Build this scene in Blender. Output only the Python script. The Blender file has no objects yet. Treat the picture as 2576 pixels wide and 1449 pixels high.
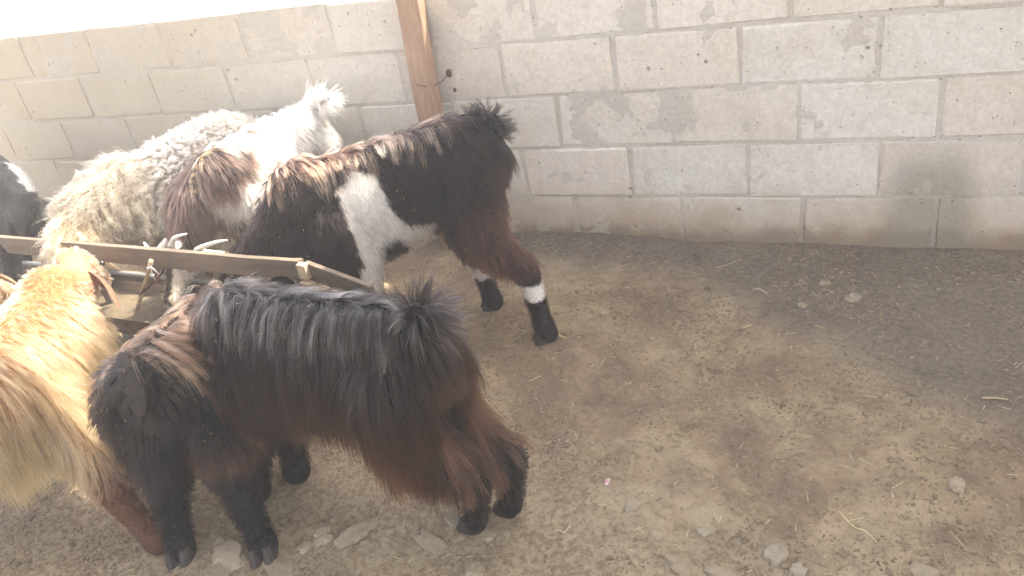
import bpy, bmesh, math, random
import numpy as np
from mathutils import Vector, Matrix
from mathutils.bvhtree import BVHTree

C = bpy.context.scene.collection
SC = bpy.context.scene
R = math.radians
random.seed(7)
rng = np.random.default_rng(7)

# ------------------------------------------------------------------ camera
cam_d = bpy.data.cameras.new('camera')
cam = bpy.data.objects.new('camera', cam_d)
C.objects.link(cam)
SC.camera = cam
cam_d.sensor_width = 36.0
cam_d.lens = 36.0 * 2029.06 / 2576.0
cam_d.clip_start = 0.05
cam_d.clip_end = 500
c_r = Vector((0.92558987, 0.34262009, -0.16091884))
c_u = Vector((-0.04276231, 0.51704084, 0.8548919))
c_f = Vector((-0.37610475, 0.78439802, -0.49321899))
CAM = Vector((1.14802, -2.65051, 1.44661))
cam.matrix_world = Matrix(((c_r.x, c_u.x, -c_f.x, CAM.x), (c_r.y, c_u.y, -c_f.y, CAM.y), (c_r.z, c_u.z, -c_f.z, CAM.z), (0, 0, 0, 1)))

def at(x, y, z=None, Y=None):
    """where a sight line of the photograph (2576 px wide) meets height z or depth Y"""
    d = c_r * ((x - 1288) / 2029.06) - c_u * ((y - 724.5) / 2029.06) + c_f
    t = (z - CAM.z) / d.z if z is not None else (Y - CAM.y) / d.y
    return CAM + d * t

# ------------------------------------------------------------------ world, sun, exposure
SUN_DIR = Vector((0.60, 0.55, 1.22)).normalized()      # towards the sun
elev = math.asin(SUN_DIR.z)
world = bpy.data.worlds.new('World')
SC.world = world
world.use_nodes = True
wn = world.node_tree
sky = wn.nodes.new('ShaderNodeTexSky')
sky.sky_type = 'NISHITA'
sky.sun_disc = False
sky.sun_elevation = elev
sky.sun_rotation = math.atan2(SUN_DIR.x, SUN_DIR.y)
sky.dust_density = 4.0
sky.air_density = 1.0
sky.ozone_density = 0.6
bg = wn.nodes['Background']
bg.inputs['Strength'].default_value = 0.15
wn.links.new(sky.outputs[0], bg.inputs[0])
sun_d = bpy.data.lights.new('sun', 'SUN')
sun_d.energy = 3.7
sun_d.angle = R(0.6)
sun_d.color = (1.0, 0.93, 0.82)
sun = bpy.data.objects.new('sun', sun_d)
C.objects.link(sun)
sun.rotation_euler = SUN_DIR.to_track_quat('Z', 'Y').to_euler()
sun.location = SUN_DIR * 20
SC.view_settings.view_transform = 'Standard'
SC.view_settings.look = 'None'
SC.view_settings.gamma = 1
SC.view_settings.use_curve_mapping = False
SC.view_settings.exposure = 2.45
SC.view_settings.use_white_balance = True
SC.view_settings.white_balance_temperature = 6550
SC.view_settings.white_balance_tint = 8
SC.render.engine = 'CYCLES'
SC.cycles.use_denoising = True
SC.cycles.max_bounces = 10
SC.cycles.diffuse_bounces = 4
SC.cycles.glossy_bounces = 4
SC.cycles.transmission_bounces = 6
SC.cycles.volume_bounces = 1
SC.cycles.sample_clamp_indirect = 6

# ------------------------------------------------------------------ helpers
def tag(o, label=None, cat=None, group=None, kind=None):
    if label: o['label'] = label
    if cat: o['category'] = cat
    if group: o['group'] = group
    if kind: o['kind'] = kind
    return o

def link(name, data, parent=None, mat=None):
    o = bpy.data.objects.new(name, data)
    C.objects.link(o)
    if mat is not None and not data.materials:
        data.materials.append(mat)
    if parent is not None:
        o.parent = parent
    return o

def bm_obj(name, bm, mat, parent=None, smooth=False, loc=None):
    me = bpy.data.meshes.new(name)
    bm.normal_update()
    bm.to_mesh(me)
    bm.free()
    if smooth:
        me.polygons.foreach_set('use_smooth', [True] * len(me.polygons))
    o = link(name, me, parent, mat)
    if loc is not None:
        o.location = loc
    return o

def empty(name, loc):
    o = bpy.data.objects.new(name, None)
    o.empty_display_size = .1
    C.objects.link(o)
    o.location = loc
    return o

def box(bm, c, s, rot=None, jit=0, bev=0):
    m = Matrix.Translation(c) @ (rot.to_4x4() if rot is not None else Matrix()) @ Matrix.Diagonal((s[0], s[1], s[2], 1))
    g = bmesh.ops.create_cube(bm, size=1.0, matrix=m)
    vs = g['verts']
    if bev:
        es = list({e for v in vs for e in v.link_edges})
        r = bmesh.ops.bevel(bm, geom=es, offset=bev, segments=2, affect='EDGES', profile=.6)
        vs = r['verts']
    if jit:
        for v in vs:
            v.co += Vector((random.uniform(-1, 1), random.uniform(-1, 1), random.uniform(-1, 1))) * jit
    return vs

def bar(bm, a, b, w, h, up=Vector((0, 0, 1)), bev=0.0):
    a = Vector(a); b = Vector(b)
    d = (b - a)
    x = d.normalized()
    y = up.cross(x).normalized()
    z = x.cross(y)
    rot = Matrix((x, y, z)).transposed()
    return box(bm, (a + b) / 2, (d.length, w, h), rot, bev=bev)

def tube(bm, pts, rad, seg=10, cap=True, flat=1.0, flat_axis=None):
    rings = []
    n = len(pts)
    pts = [Vector(p) for p in pts]
    ref = flat_axis or Vector((0.3, 0.2, 1)).normalized()
    for i, p in enumerate(pts):
        t = (pts[min(i + 1, n - 1)] - pts[max(i - 1, 0)]).normalized()
        s = t.cross(ref).normalized()
        u = s.cross(t)
        r = rad[i] if hasattr(rad, '__len__') else rad
        rings.append([bm.verts.new(p + (s * math.cos(k / seg * 2 * math.pi) + u * flat * math.sin(k / seg * 2 * math.pi)) * r) for k in range(seg)])
    for a, b in zip(rings, rings[1:]):
        for k in range(seg):
            bm.faces.new((a[k], a[(k + 1) % seg], b[(k + 1) % seg], b[k]))
    if cap:
        bm.faces.new(rings[0][::-1])
        bm.faces.new(rings[-1])

# ------------------------------------------------------------------ materials
def new_mat(name):
    m = bpy.data.materials.new(name)
    m.use_nodes = True
    nt = m.node_tree
    b = nt.nodes['Principled BSDF']
    return m, nt, b

def N(nt, t, **kw):
    n = nt.nodes.new(t)
    for k, v in kw.items():
        setattr(n, k, v)
    return n

def ramp(nt, fac, stops):
    r = N(nt, 'ShaderNodeValToRGB')
    e = r.color_ramp.elements
    while len(e) > 1:
        e.remove(e[-1])
    e[0].position = stops[0][0]; e[0].color = (*stops[0][1], 1)
    for p, c in stops[1:]:
        k = e.new(p); k.color = (*c, 1)
    nt.links.new(fac, r.inputs[0])
    return r.outputs[0]

def noise(nt, scale, detail=4, rough=.6, coord=None, dist=0.0):
    n = N(nt, 'ShaderNodeTexNoise')
    n.inputs['Scale'].default_value = scale
    n.inputs['Detail'].default_value = detail
    n.inputs['Roughness'].default_value = rough
    n.inputs['Distortion'].default_value = dist
    if coord is not None:
        nt.links.new(coord, n.inputs['Vector'])
    return n.outputs['Fac']

def mix(nt, fac, a, b, mode='MIX'):
    m = N(nt, 'ShaderNodeMix', data_type='RGBA', blend_type=mode)
    for inp, v in ((m.inputs['Factor'], fac), (m.inputs[6], a), (m.inputs[7], b)):
        if isinstance(v, (int, float)):
            inp.default_value = v
        elif isinstance(v, tuple):
            inp.default_value = (*v, 1)
        else:
            nt.links.new(v, inp)
    return m.outputs[2]

def math_n(nt, op, a, b=None, clamp=False):
    m = N(nt, 'ShaderNodeMath', operation=op, use_clamp=clamp)
    for i, v in enumerate((a, b)):
        if v is None: continue
        if isinstance(v, (int, float)): m.inputs[i].default_value = v
        else: nt.links.new(v, m.inputs[i])
    return m.outputs[0]

def maprange(nt, v, a, b, c=0, d=1, smooth=True):
    m = N(nt, 'ShaderNodeMapRange')
    if smooth: m.interpolation_type = 'SMOOTHSTEP'
    nt.links.new(v, m.inputs[0])
    for i, x in enumerate((a, b, c, d)):
        m.inputs[i + 1].default_value = x
    return m.outputs[0]

def wpos(nt):
    return N(nt, 'ShaderNodeNewGeometry').outputs['Position']

def bump(nt, b, h, strength, dist=.01, prev=None):
    n = N(nt, 'ShaderNodeBump')
    n.inputs['Strength'].default_value = strength
    n.inputs['Distance'].default_value = dist
    nt.links.new(h, n.inputs['Height'])
    if prev is not None: nt.links.new(prev, n.inputs['Normal'])
    nt.links.new(n.outputs[0], b.inputs['Normal'])
    return n.outputs[0]

def block_material(name, joint=False):
    m, nt, b = new_mat(name)
    P = wpos(nt)
    oi = N(nt, 'ShaderNodeObjectInfo').outputs['Random']
    big = noise(nt, 3.1, 5, .6, P)
    fine = noise(nt, 70, 5, .7, P)
    mid = noise(nt, 17, 5, .65, P)
    base = ramp(nt, big, [(0.3, (0.66, 0.615, 0.55)), (.5, (0.73, 0.70, 0.65)), (.72, (0.78, 0.765, 0.735))])
    # each block has its own mix of cement: slightly warmer or greyer
    tint = ramp(nt, oi, [(0, (.86, .80, .76)), (.35, (1.0, .95, .88)), (.7, (.97, .98, .98)), (1, (1.04, 1.0, .96))])
    col = mix(nt, .85, base, tint, 'MULTIPLY')
    col = mix(nt, maprange(nt, mid, .42, .7, 0, .18), col, (0.42, 0.38, 0.33))
    col = mix(nt, maprange(nt, fine, .35, .75, .25, 0), col, (.25, .22, .19))
    # pits in the cast face
    vo = N(nt, 'ShaderNodeTexVoronoi'); vo.inputs['Scale'].default_value = 75
    vo.inputs['Randomness'].default_value = 1
    nt.links.new(P, vo.inputs['Vector'])
    pitmask = math_n(nt, 'MULTIPLY', maprange(nt, vo.outputs['Distance'], .12, .28, 1, 0), maprange(nt, noise(nt, 26, 3, .6, P), .56, .66))
    col = mix(nt, math_n(nt, 'MULTIPLY', pitmask, .55), col, (.13, .11, .095))
    vo2 = N(nt, 'ShaderNodeTexVoronoi'); vo2.inputs['Scale'].default_value = 22
    nt.links.new(P, vo2.inputs['Vector'])
    pit2 = math_n(nt, 'MULTIPLY', maprange(nt, vo2.outputs['Distance'], .1, .2, 1, 0), maprange(nt, noise(nt, 8, 2, .6, P), .6, .64))
    col = mix(nt, math_n(nt, 'MULTIPLY', pit2, .6), col, (.15, .12, .10))
    # mud splashed on the lowest course, fading out irregularly upwards
    sep = N(nt, 'ShaderNodeSeparateXYZ'); nt.links.new(P, sep.inputs[0])
    zz = math_n(nt, 'ADD', sep.outputs[2], math_n(nt, 'MULTIPLY', math_n(nt, 'SUBTRACT', noise(nt, 4.5, 5, .65, P), .5), -.34))
    col = mix(nt, maprange(nt, zz, .02, .30, .78, 0), col, (.36, .27, .17))
    zz2 = math_n(nt, 'ADD', sep.outputs[2], math_n(nt, 'MULTIPLY', math_n(nt, 'SUBTRACT', noise(nt, 9, 5, .65, P), .5), -.12))
    col = mix(nt, maprange(nt, zz2, .03, .11, .75, 0), col, (.20, .15, .105))
    # yellow-brown tone, stronger to the left of the post
    lx = maprange(nt, math_n(nt, 'ADD', sep.outputs[0], math_n(nt, 'MULTIPLY', noise(nt, 2.2, 4, .6, P), .8)), -1.6, .9, 1, 0)
    col = mix(nt, math_n(nt, 'MULTIPLY', lx, .78), col, (.37, .315, .215))
    # soft darker patch low on the wall near the right end
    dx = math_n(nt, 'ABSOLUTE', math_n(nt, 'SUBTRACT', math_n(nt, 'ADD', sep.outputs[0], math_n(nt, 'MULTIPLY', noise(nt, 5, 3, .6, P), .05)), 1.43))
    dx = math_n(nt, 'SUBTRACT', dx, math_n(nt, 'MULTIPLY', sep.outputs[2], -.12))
    darkened = math_n(nt, 'MULTIPLY', maprange(nt, dx, .09, .19, 1, 0), maprange(nt, sep.outputs[2], .26, .42, 1, 0))
    col = mix(nt, math_n(nt, 'MULTIPLY', darkened, .6), col, (.22, .21, .16))
    if joint:
        col = mix(nt, .5, col, (.46, .425, .37))
    nt.links.new(col, b.inputs['Base Color'])
    b.inputs['Roughness'].default_value = .95
    b.inputs['Specular IOR Level'].default_value = .25
    h = math_n(nt, 'SUBTRACT', math_n(nt, 'ADD', fine, math_n(nt, 'MULTIPLY', mid, 1.2)), math_n(nt, 'MULTIPLY', math_n(nt, 'ADD', pitmask, pit2), 1.6))
    bump(nt, b, h, .8, .004 if not joint else .008)
    return m

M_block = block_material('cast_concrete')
M_mortar = block_material('mortar', True)

def ground_material():
    m, nt, b = new_mat('trodden_soil')
    P = wpos(nt)
    sep = N(nt, 'ShaderNodeSeparateXYZ'); nt.links.new(P, sep.inputs[0])
    n1 = noise(nt, 1.9, 9, .74, P, .5)
    n2 = noise(nt, 9.0, 8, .76, P)
    n3 = noise(nt, 60, 5, .7, P)
    n4 = noise(nt, 220, 3, .7, P)
    col = ramp(nt, n1, [(.36, (.165, .115, .076)), (.47, (.255, .185, .115)), (.56, (.37, .285, .175)), (.68, (.45, .36, .23))])
    col = mix(nt, maprange(nt, n2, .42, .68, .0, .6), col, (.150, .116, .088))
    col = mix(nt, maprange(nt, n3, .5, .72, 0, .6), col, (.30, .245, .175))
    col = mix(nt, maprange(nt, n3, .28, .48, .75, 0), col, (.085, .063, .046))
    col = mix(nt, maprange(nt, n4, .58, .75, 0, .35), col, (.36, .30, .22))
    # darker grey-brown belt beside the wall, widening to the right
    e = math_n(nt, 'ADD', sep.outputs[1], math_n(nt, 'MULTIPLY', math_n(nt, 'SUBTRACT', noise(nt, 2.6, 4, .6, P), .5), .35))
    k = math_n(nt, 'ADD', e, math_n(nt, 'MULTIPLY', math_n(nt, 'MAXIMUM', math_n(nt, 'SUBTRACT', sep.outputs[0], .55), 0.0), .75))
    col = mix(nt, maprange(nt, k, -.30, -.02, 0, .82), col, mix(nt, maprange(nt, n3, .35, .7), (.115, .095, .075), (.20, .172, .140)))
    # dry pale dust where it is trodden most, at the near side
    e2 = math_n(nt, 'ADD', math_n(nt, 'ADD', sep.outputs[1], math_n(nt, 'MULTIPLY', noise(nt, 3.0, 4, .6, P), .5)), math_n(nt, 'MULTIPLY', sep.outputs[0], .25))
    col = mix(nt, maprange(nt, e2, -1.15, -.65, .6, 0), col, mix(nt, maprange(nt, n3, .35, .65), (.22, .172, .11), (.46, .38, .26)))
    # pale gravel yard beyond the wall
    far = maprange(nt, sep.outputs[1], .18, .3)
    gcol = mix(nt, n3, (.74, .74, .73), (.84, .84, .83))
    gcol = mix(nt, maprange(nt, noise(nt, 1.3, 5, .65, P), .5, .6, 0, .5), gcol, (.40, .42, .30))
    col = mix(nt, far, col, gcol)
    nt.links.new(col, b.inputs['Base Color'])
    b.inputs['Roughness'].default_value = .97
    b.inputs['Specular IOR Level'].default_value = .15
    h = math_n(nt, 'ADD', math_n(nt, 'MULTIPLY', n3, 1.0), math_n(nt, 'MULTIPLY', n4, .5))
    bump(nt, b, h, .9, .008)
    return m
M_ground = ground_material()

def simple(name, c1, c2, scale, rough=.8, bumps=.3, bd=.002, stretch=None, spec=.3, metal=0, coordobj=True):
    m, nt, b = new_mat(name)
    tc = N(nt, 'ShaderNodeTexCoord')
    v = tc.outputs['Object'] if coordobj else wpos(nt)
    if stretch:
        mp = N(nt, 'ShaderNodeMapping'); mp.inputs['Scale'].default_value = stretch
        nt.links.new(v, mp.inputs[0]); v = mp.outputs[0]
    n = noise(nt, scale, 6, .65, v)
    n2 = noise(nt, scale * 5, 4, .65, v)
    f = math_n(nt, 'ADD', math_n(nt, 'MULTIPLY', n, .65), math_n(nt, 'MULTIPLY', n2, .35))
    col = ramp(nt, f, [(.35, c1), (.65, c2)])
    nt.links.new(col, b.inputs['Base Color'])
    b.inputs['Roughness'].default_value = rough
    b.inputs['Specular IOR Level'].default_value = spec
    b.inputs['Metallic'].default_value = metal
    bump(nt, b, f, bumps, bd)
    return m

M_clod = simple('soil_clod', (.12, .088, .060), (.33, .26, .17), 14, .97, .6, .004, coordobj=False)
M_straw = simple('straw', (.40, .32, .18), (.66, .57, .38), 6, .6, .1, coordobj=False)
M_twig = simple('dry_twig', (.30, .22, .12), (.50, .40, .25), 20, .7, .3)
M_rock = simple('limestone', (.22, .175, .12), (.36, .30, .215), 12, .9, .8, .01, coordobj=False)
M_rock2 = simple('pale_stone', (.22, .18, .13), (.35, .30, .225), 18, .9, .6, .006, coordobj=False)
M_post = simple('weathered_timber', (.23, .135, .085), (.41, .28, .19), 7, .8, .5, .004, stretch=(6, 6, .6))
M_rail = simple('dusty_timber_rail', (.10, .076, .055), (.20, .155, .112), 6, .75, .5, .003, stretch=(.8, 6, 6))
M_lit_wood = simple('sunlit_wood', (.50, .38, .24), (.66, .54, .38), 14, .8, .3)  # pale tone paints the sunlight on the wooden corner piece
M_zinc = simple('galvanised_sheet', (.22, .23, .235), (.36, .37, .38), 10, .45, .2, metal=.4)
M_wire = simple('rusty_wire', (.05, .035, .03), (.16, .09, .06), 60, .8, .3)
M_feed = simple('feed_mash', (.07, .052, .034), (.17, .135, .085), 60, .95, .8, .006)
M_roofm = simple('shade_roof_sheet', (.42, .42, .42), (.56, .56, .55), 5, .5, .1)
M_hornl = simple('pale_horn', (.46, .42, .36), (.72, .68, .61), 9, .45, .4, .003, stretch=(1, 1, 5))
M_hornd = simple('dark_horn', (.10, .085, .072), (.22, .19, .16), 9, .4, .4, .003, stretch=(1, 1, 5))
M_hoof = simple('hoof', (.02, .018, .016), (.06, .05, .045), 20, .5, .3)
M_eye = simple('eye', (.01, .008, .006), (.02, .015, .01), 5, .08, 0, spec=.6)

def skin_material(name, rough=.8):
    m, nt, b = new_mat(name)
    a = N(nt, 'ShaderNodeAttribute'); a.attribute_name = 'coat_color'
    n = noise(nt, 60, 4, .6, wpos(nt))
    nt.links.new(mix(nt, .5, a.outputs['Color'], ramp(nt, n, [(.3, (.6, .6, .6)), (.7, (1.2, 1.2, 1.2))]), 'MULTIPLY'), b.inputs['Base Color'])
    b.inputs['Roughness'].default_value = rough
    b.inputs['Specular IOR Level'].default_value = .3
    bump(nt, b, n, .4, .002)
    return m
M_skin = skin_material('short_coat_skin')

def hair_material(name, rough=.32, radial=.4):
    m = bpy.data.materials.new(name)
    m.use_nodes = True
    nt = m.node_tree
    for n in list(nt.nodes):
        if n.type == 'BSDF_PRINCIPLED': nt.nodes.remove(n)
    out = [n for n in nt.nodes if n.type == 'OUTPUT_MATERIAL'][0]
    h = N(nt, 'ShaderNodeBsdfHairPrincipled')
    h.model = 'CHIANG'
    h.parametrization = 'COLOR'
    h.inputs['Roughness'].default_value = rough
    h.inputs['Radial Roughness'].default_value = radial
    h.inputs['Random Roughness'].default_value = .3
    a = N(nt, 'ShaderNodeAttribute'); a.attribute_name = 'coat_color'
    t = N(nt, 'ShaderNodeAttribute'); t.attribute_name = 'tip_color'
    hi = N(nt, 'ShaderNodeHairInfo')
    col = mix(nt, maprange(nt, hi.outputs['Intercept'], .15, .95), a.outputs['Color'], t.outputs['Color'])
    nt.links.new(col, h.inputs['Color'])
    nt.links.new(h.outputs[0], out.inputs['Surface'])
    return m
M_hair = hair_material('goat_hair')
M_wool = hair_material('sheep_wool', .6, .7)

# ------------------------------------------------------------------ ground
from mathutils import noise as mn
def ground_h(x, y):
    base = .03 - .022 * max(min(x, 2.5), -.5)
    if y > .1:
        return base - .02
    h = base
    h += .016 * mn.noise(Vector((x * 2.1, y * 2.1, 0))) + .009 * mn.noise(Vector((x * 7, y * 7, 3)))
    h += .0045 * mn.noise(Vector((x * 24, y * 24, 5)))
    h += .012 * math.exp(-(y / .06) ** 2)          # soil banked against the foot of the wall
    # shallow diagonal ridge of dry soil in the foreground
    d = (y + 1.55) - (x - .6) * .25
    h += .012 * math.exp(-(d / .10) ** 2) * max(0, min(1, (x - .2) * 2))
    return h

def axis(a, b, step, far, grow=1.35):
    xs = list(np.arange(a, b + 1e-6, step))
    s = step; v = xs[-1]
    while v < far:
        s *= grow; v += s; xs.append(v)
    s = step; v = xs[0]
    while v > -far:
        s *= grow; v -= s; xs.insert(0, v)
    return xs
GX = axis(-2.5, 2.0, .014, 90)
GY = axis(-2.3, .1, .014, 90)
gv = [(x, y, ground_h(x, y)) for y in GY for x in GX]
nx = len(GX)
gf = [(j * nx + i, j * nx + i + 1, (j + 1) * nx + i + 1, (j + 1) * nx + i) for j in range(len(GY) - 1) for i in range(nx - 1)]
gm = bpy.data.meshes.new('ground')
gm.from_pydata(gv, [], gf)
gm.polygons.foreach_set('use_smooth', [True] * len(gm.polygons))
ground = link('ground', gm, None, M_ground)
tag(ground, kind='structure')

# ------------------------------------------------------------------ block wall
BW, BH, JT = .41, .19757, .011
wall = empty('block_wall', (0, .1, 0))
tag(wall, 'low unplastered wall of pale concrete blocks behind the animals', 'wall')
blocks_me = []
for k in range(10):
    bm = bmesh.new()
    vs = box(bm, (0, 0, 0), (BW - JT, .19, BH - JT), bev=.004 + .002 * (k % 3))
    for v in bm.verts:
        v.co += Vector((random.uniform(-1, 1) * .0018, random.uniform(-1, 1) * .0015, random.uniform(-1, 1) * .0018))
    # a worn corner
    cx, cz = random.choice((-1, 1)), random.choice((-1, 1))
    wear = random.choice((.010, .022, .004))
    for v in bm.verts:
        if v.co.x * cx > BW * .47 and v.co.z * cz > BH * .42:
            v.co.x -= cx * wear * .8; v.co.z -= cz * wear * .7
    me = bpy.data.meshes.new('concrete_block')
    bm.to_mesh(me); bm.free()
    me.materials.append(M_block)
    blocks_me.append(me)
row_off = {4: .150, 3: 0.0, 2: .180, 1: .020, 0: .195}
for row in range(5):
    x0 = row_off[row]
    for i in range(-10, 8):
        xa = x0 + i * BW
        o = link('concrete_block', random.choice(blocks_me), wall)
        o.location = (xa + BW / 2 + random.uniform(-.003, .003), random.uniform(-.004, .003), row * BH + BH / 2 + random.uniform(-.002, .002))
        o.rotation_euler = (random.uniform(-.006, .006), random.uniform(-.008, .008) * (1.6 if row == 4 else 1), random.uniform(-.007, .007) + (math.pi if random.random() < .5 else 0))
        if row == 4: o.location.z += random.uniform(-.003, .004)
bm = bmesh.new()
g = bmesh.ops.create_grid(bm, x_segments=420, y_segments=96, size=.5, matrix=Matrix.Translation((-.2, -.086, 2.49 * BH)) @ Matrix.Rotation(math.pi / 2, 4, 'X') @ Matrix.Diagonal((7.2, 4.98 * BH - .004, 1, 1)))
for v in bm.verts:      # joints struck unevenly: recessed in places, smeared flush in others
    q = Vector((v.co.x * 9, v.co.z * 9, 1)); q2 = Vector((v.co.x * 40, v.co.z * 40, 4))
    v.co.y += -.0058 + .006 * mn.noise(q) + .003 * mn.noise(q2)
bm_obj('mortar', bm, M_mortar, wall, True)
bm = bmesh.new()
box(bm, (-.2, 0, 2.49 * BH - .003), (7.2, .13, 4.98 * BH - .012))
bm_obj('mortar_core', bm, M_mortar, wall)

# ------------------------------------------------------------------ leaning timber post with its wire
pa = at(1090, 330, Y=-.07); pb = at(1018, -60, Y=-.03)
ax = (pb - pa).normalized()
pa = pa - ax * (pa.z / ax.z) ; pb = pb + ax * .35
post = empty('timber_post', (pa.x, pa.y, .02))
tag(post, 'weathered timber post leaning against the block wall behind the goats', 'post')
bm = bmesh.new()
bar(bm, pa - Vector(post.location), pb - Vector(post.location), .055, .085, up=Vector((1, 0, 0)), bev=.006)
bmesh.ops.subdivide_edges(bm, edges=[e for e in bm.edges if e.calc_length() > .5], cuts=18)
for v in bm.verts:
    v.co += Vector((mn.noise(v.co * 5), mn.noise(v.co * 5 + Vector((3, 0, 0))), 0)) * .006
bm_obj('plank', bm, M_post, post, True)
bm = bmesh.new()
w0 = at(1048, 213, Y=-.105); w1 = at(1092, 216, Y=-.07); w2 = at(1112, 205, Y=-.03); w3 = at(1122, 192, Y=-.008); w4 = at(1130, 180, Y=-.02)
tube(bm, [p - Vector(post.location) for p in (w0, (w0 + w1) / 2 - Vector((0, 0, .004)), w1, w2, w3, w4)], .0018, 6)
wire = bm_obj('tie_wire', bm, M_wire, post, True)

def rough_blob(bm, c, s, sub=2, amp=.25, freq=2.0, seed=0, rz=0):
    g = bmesh.ops.create_icosphere(bm, subdivisions=sub, radius=1)
    m = Matrix.Rotation(rz, 3, 'Z')
    for v in g['verts']:
        n = mn.noise(v.co * freq + Vector((seed * 7.3, seed * 1.7, 0)))
        n2 = mn.noise(v.co * freq * 2.7 + Vector((seed * 2.3, 5, 0)))
        q = v.co * (1 + amp * n + amp * .5 * n2)
        v.co = Vector(c) + m @ Vector((q.x * s[0], q.y * s[1], q.z * s[2]))
    return g['verts']

# holes knocked through a block, beside the post
hole = at(1129, 184, Y=.004)
for q, s, lb in ((at(1129, 184, Y=0.0), (.012, .006, .017), 'dark chipped hole in the block right of the timber post'), (at(1144, 226, Y=0.0), (.006, .005, .009), 'small dark hole in the block, below the wire end')):
    bm = bmesh.new()
    rough_blob(bm, (0, 0, 0), s, 2, .35, 1.5, seed=q.x)
    tag(bm_obj('chipped_hole', bm, M_wire, None, False, loc=q), lb, 'hole')

# ------------------------------------------------------------------ stones
def gz(x, y): return ground_h(x, y)
def gpt(px, py):
    q = at(px, py, z=.02)
    for _ in range(3): q = at(px, py, z=gz(q.x, q.y))
    return q
stones = [
 (905, 1340, 30, 40, .6, M_rock, 'upright pale stone standing between the two near black goats, largest of its cluster'),
 (815, 1352, 28, 20, .5, M_rock, 'small pale stone left of the upright stone under the black goat'),
 (768, 1378, 18, 16, .5, M_rock, 'tiny pale stone right of the nearest black goat hoof'),
 (932, 1382, 34, 17, .35, M_rock, 'low flat stone just in front of the upright pale stone'),
 (1088, 1368, 56, 16, .3, M_rock, 'long flat stone half buried left of the rear hoof of the long-haired goat'),
 (578, 1398, 60, 26, .35, M_rock, 'broad flat stone between the two front hooves of the head-down black goat'),
 (705, 1432, 66, 22, .3, M_rock, 'broad flat stone at the bottom edge in front of the black hoof'),
 (550, 1446, 44, 16, .3, M_rock, 'flat stone cut by the bottom edge, left of the broad flat one'),
 (1318, 1162, 28, 17, .6, M_rock2, 'white stone right of the long-haired goat rear legs'),
 (1228, 1348, 22, 12, .4, M_rock, 'small flat stone at the toe of the long-haired goat rear hoof'),
 (1140, 1310, 26, 12, .3, M_rock, 'half buried stone under the shaggy rear hem of the long-haired goat'),
 (1952, 1398, 28, 25, .4, M_rock2, 'pale grey tilted stone at the lower right foreground'),
 (2008, 1438, 20, 16, .4, M_rock2, 'pale grey stone at the bottom edge right of the tilted grey stone'),
 (2332, 1448, 34, 18, .4, M_rock, 'rounded stone cut by the bottom edge, furthest right'),
 (1712, 1424, 38, 16, .35, M_rock, 'low pale stone left of the tilted grey stone'),
 (1812, 1446, 44, 14, .3, M_rock, 'flat pale stone cut by the bottom edge below the low pale stone'),
 (1592, 1272, 20, 16, .4, M_rock, 'small tan stone in the middle of the dry foreground soil'),
 (1197, 1440, 32, 18, .4, M_rock, 'tan stone at the bottom edge below the long-haired goat'),
 (2146, 754, 18, 13, .6, M_rock2, 'small whitish stone on the dark soil near the wall'),
 (2406, 1222, 19, 16, .7, M_rock, 'round pinkish stone alone at the right of the yard'),
 (2076, 714, 14, 9, .5, M_rock, 'small tan pebble up-left of the whitish stone near the wall'),
 (1770, 1342, 18, 9, .4, M_rock2, 'small pale flake of stone in the foreground above the low pale stone'),
 (1650, 1348, 22, 10, .3, M_rock, 'flat buried stone left of the small pale flake'),
 (1520, 790, 14, 9, .5, M_rock, 'small pebble right of the white-banded hind leg'),
 (2018, 770, 12, 8, .5, M_rock, 'small dull pebble left of the whitish stone on dark soil'),
]
for i, (px, py, w, h, tall, mt, lb) in enumerate(stones):
    q = gpt(px, py)
    dist = (q - CAM).length
    s = dist / 2029.06
    bm = bmesh.new()
    a, bdepth = w * s * .95, h * s * 1.25
    rough_blob(bm, (0, 0, 0), (a, bdepth, max(.008, min(a, bdepth) * tall * 1.15)), 3, .55, 1.6, seed=i + 1)
    for v in bm.verts:     # faceted break planes
        v.co.x = min(v.co.x, a * .86); v.co.z = min(v.co.z, min(a, bdepth) * tall * .95)
    o = bm_obj('stone', bm, mt, None, False, loc=(q.x, q.y, q.z + .002))
    o.rotation_euler = (random.uniform(-.15, .15), random.uniform(-.15, .15), R(-20) + random.uniform(-.3, .3))
    tag(o, lb, 'stone', 'loose stones on the ground')

# ------------------------------------------------------------------ scattered clods, pebbles and straw (nobody could count them)
def scatter_mesh(name, protos, spots, mat, kind_label):
    V, F, nb = [], [], 0
    for (x, y, z, s, rz, tilt, k) in spots:
        pv, pf = protos[k]
        c, sn = math.cos(rz), math.sin(rz)
        q = pv * np.array(s)
        ct, st = math.cos(tilt), math.sin(tilt)
        q = np.stack([q[:, 0] * ct - q[:, 2] * st, q[:, 1], q[:, 0] * st + q[:, 2] * ct], 1)
        q = np.stack([q[:, 0] * c - q[:, 1] * sn + x, q[:, 0] * sn + q[:, 1] * c + y, q[:, 2] + z], 1)
        V.append(q); F.append(pf + nb); nb += len(q)
    V = np.concatenate(V); F = np.concatenate(F)
    me = bpy.data.meshes.new(name)
    me.from_pydata(V.tolist(), [], F.tolist())
    o = link(name, me, None, mat)
    tag(o, kind_label, name.replace('_', ' '), kind='stuff')
    return o
def proto_blob(seed, sub=1, amp=.4):
    bm = bmesh.new()
    rough_blob(bm, (0, 0, 0), (1, 1, 1), sub, amp, 1.7, seed)
    bmesh.ops.triangulate(bm, faces=bm.faces)
    bm.verts.ensure_lookup_table()
    v = np.array([v.co[:] for v in bm.verts]); f = np.array([[x.index for x in fc.verts] for fc in bm.faces])
    bm.free(); return v, f
bps = [proto_blob(s) for s in range(8)]
spots = []
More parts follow.
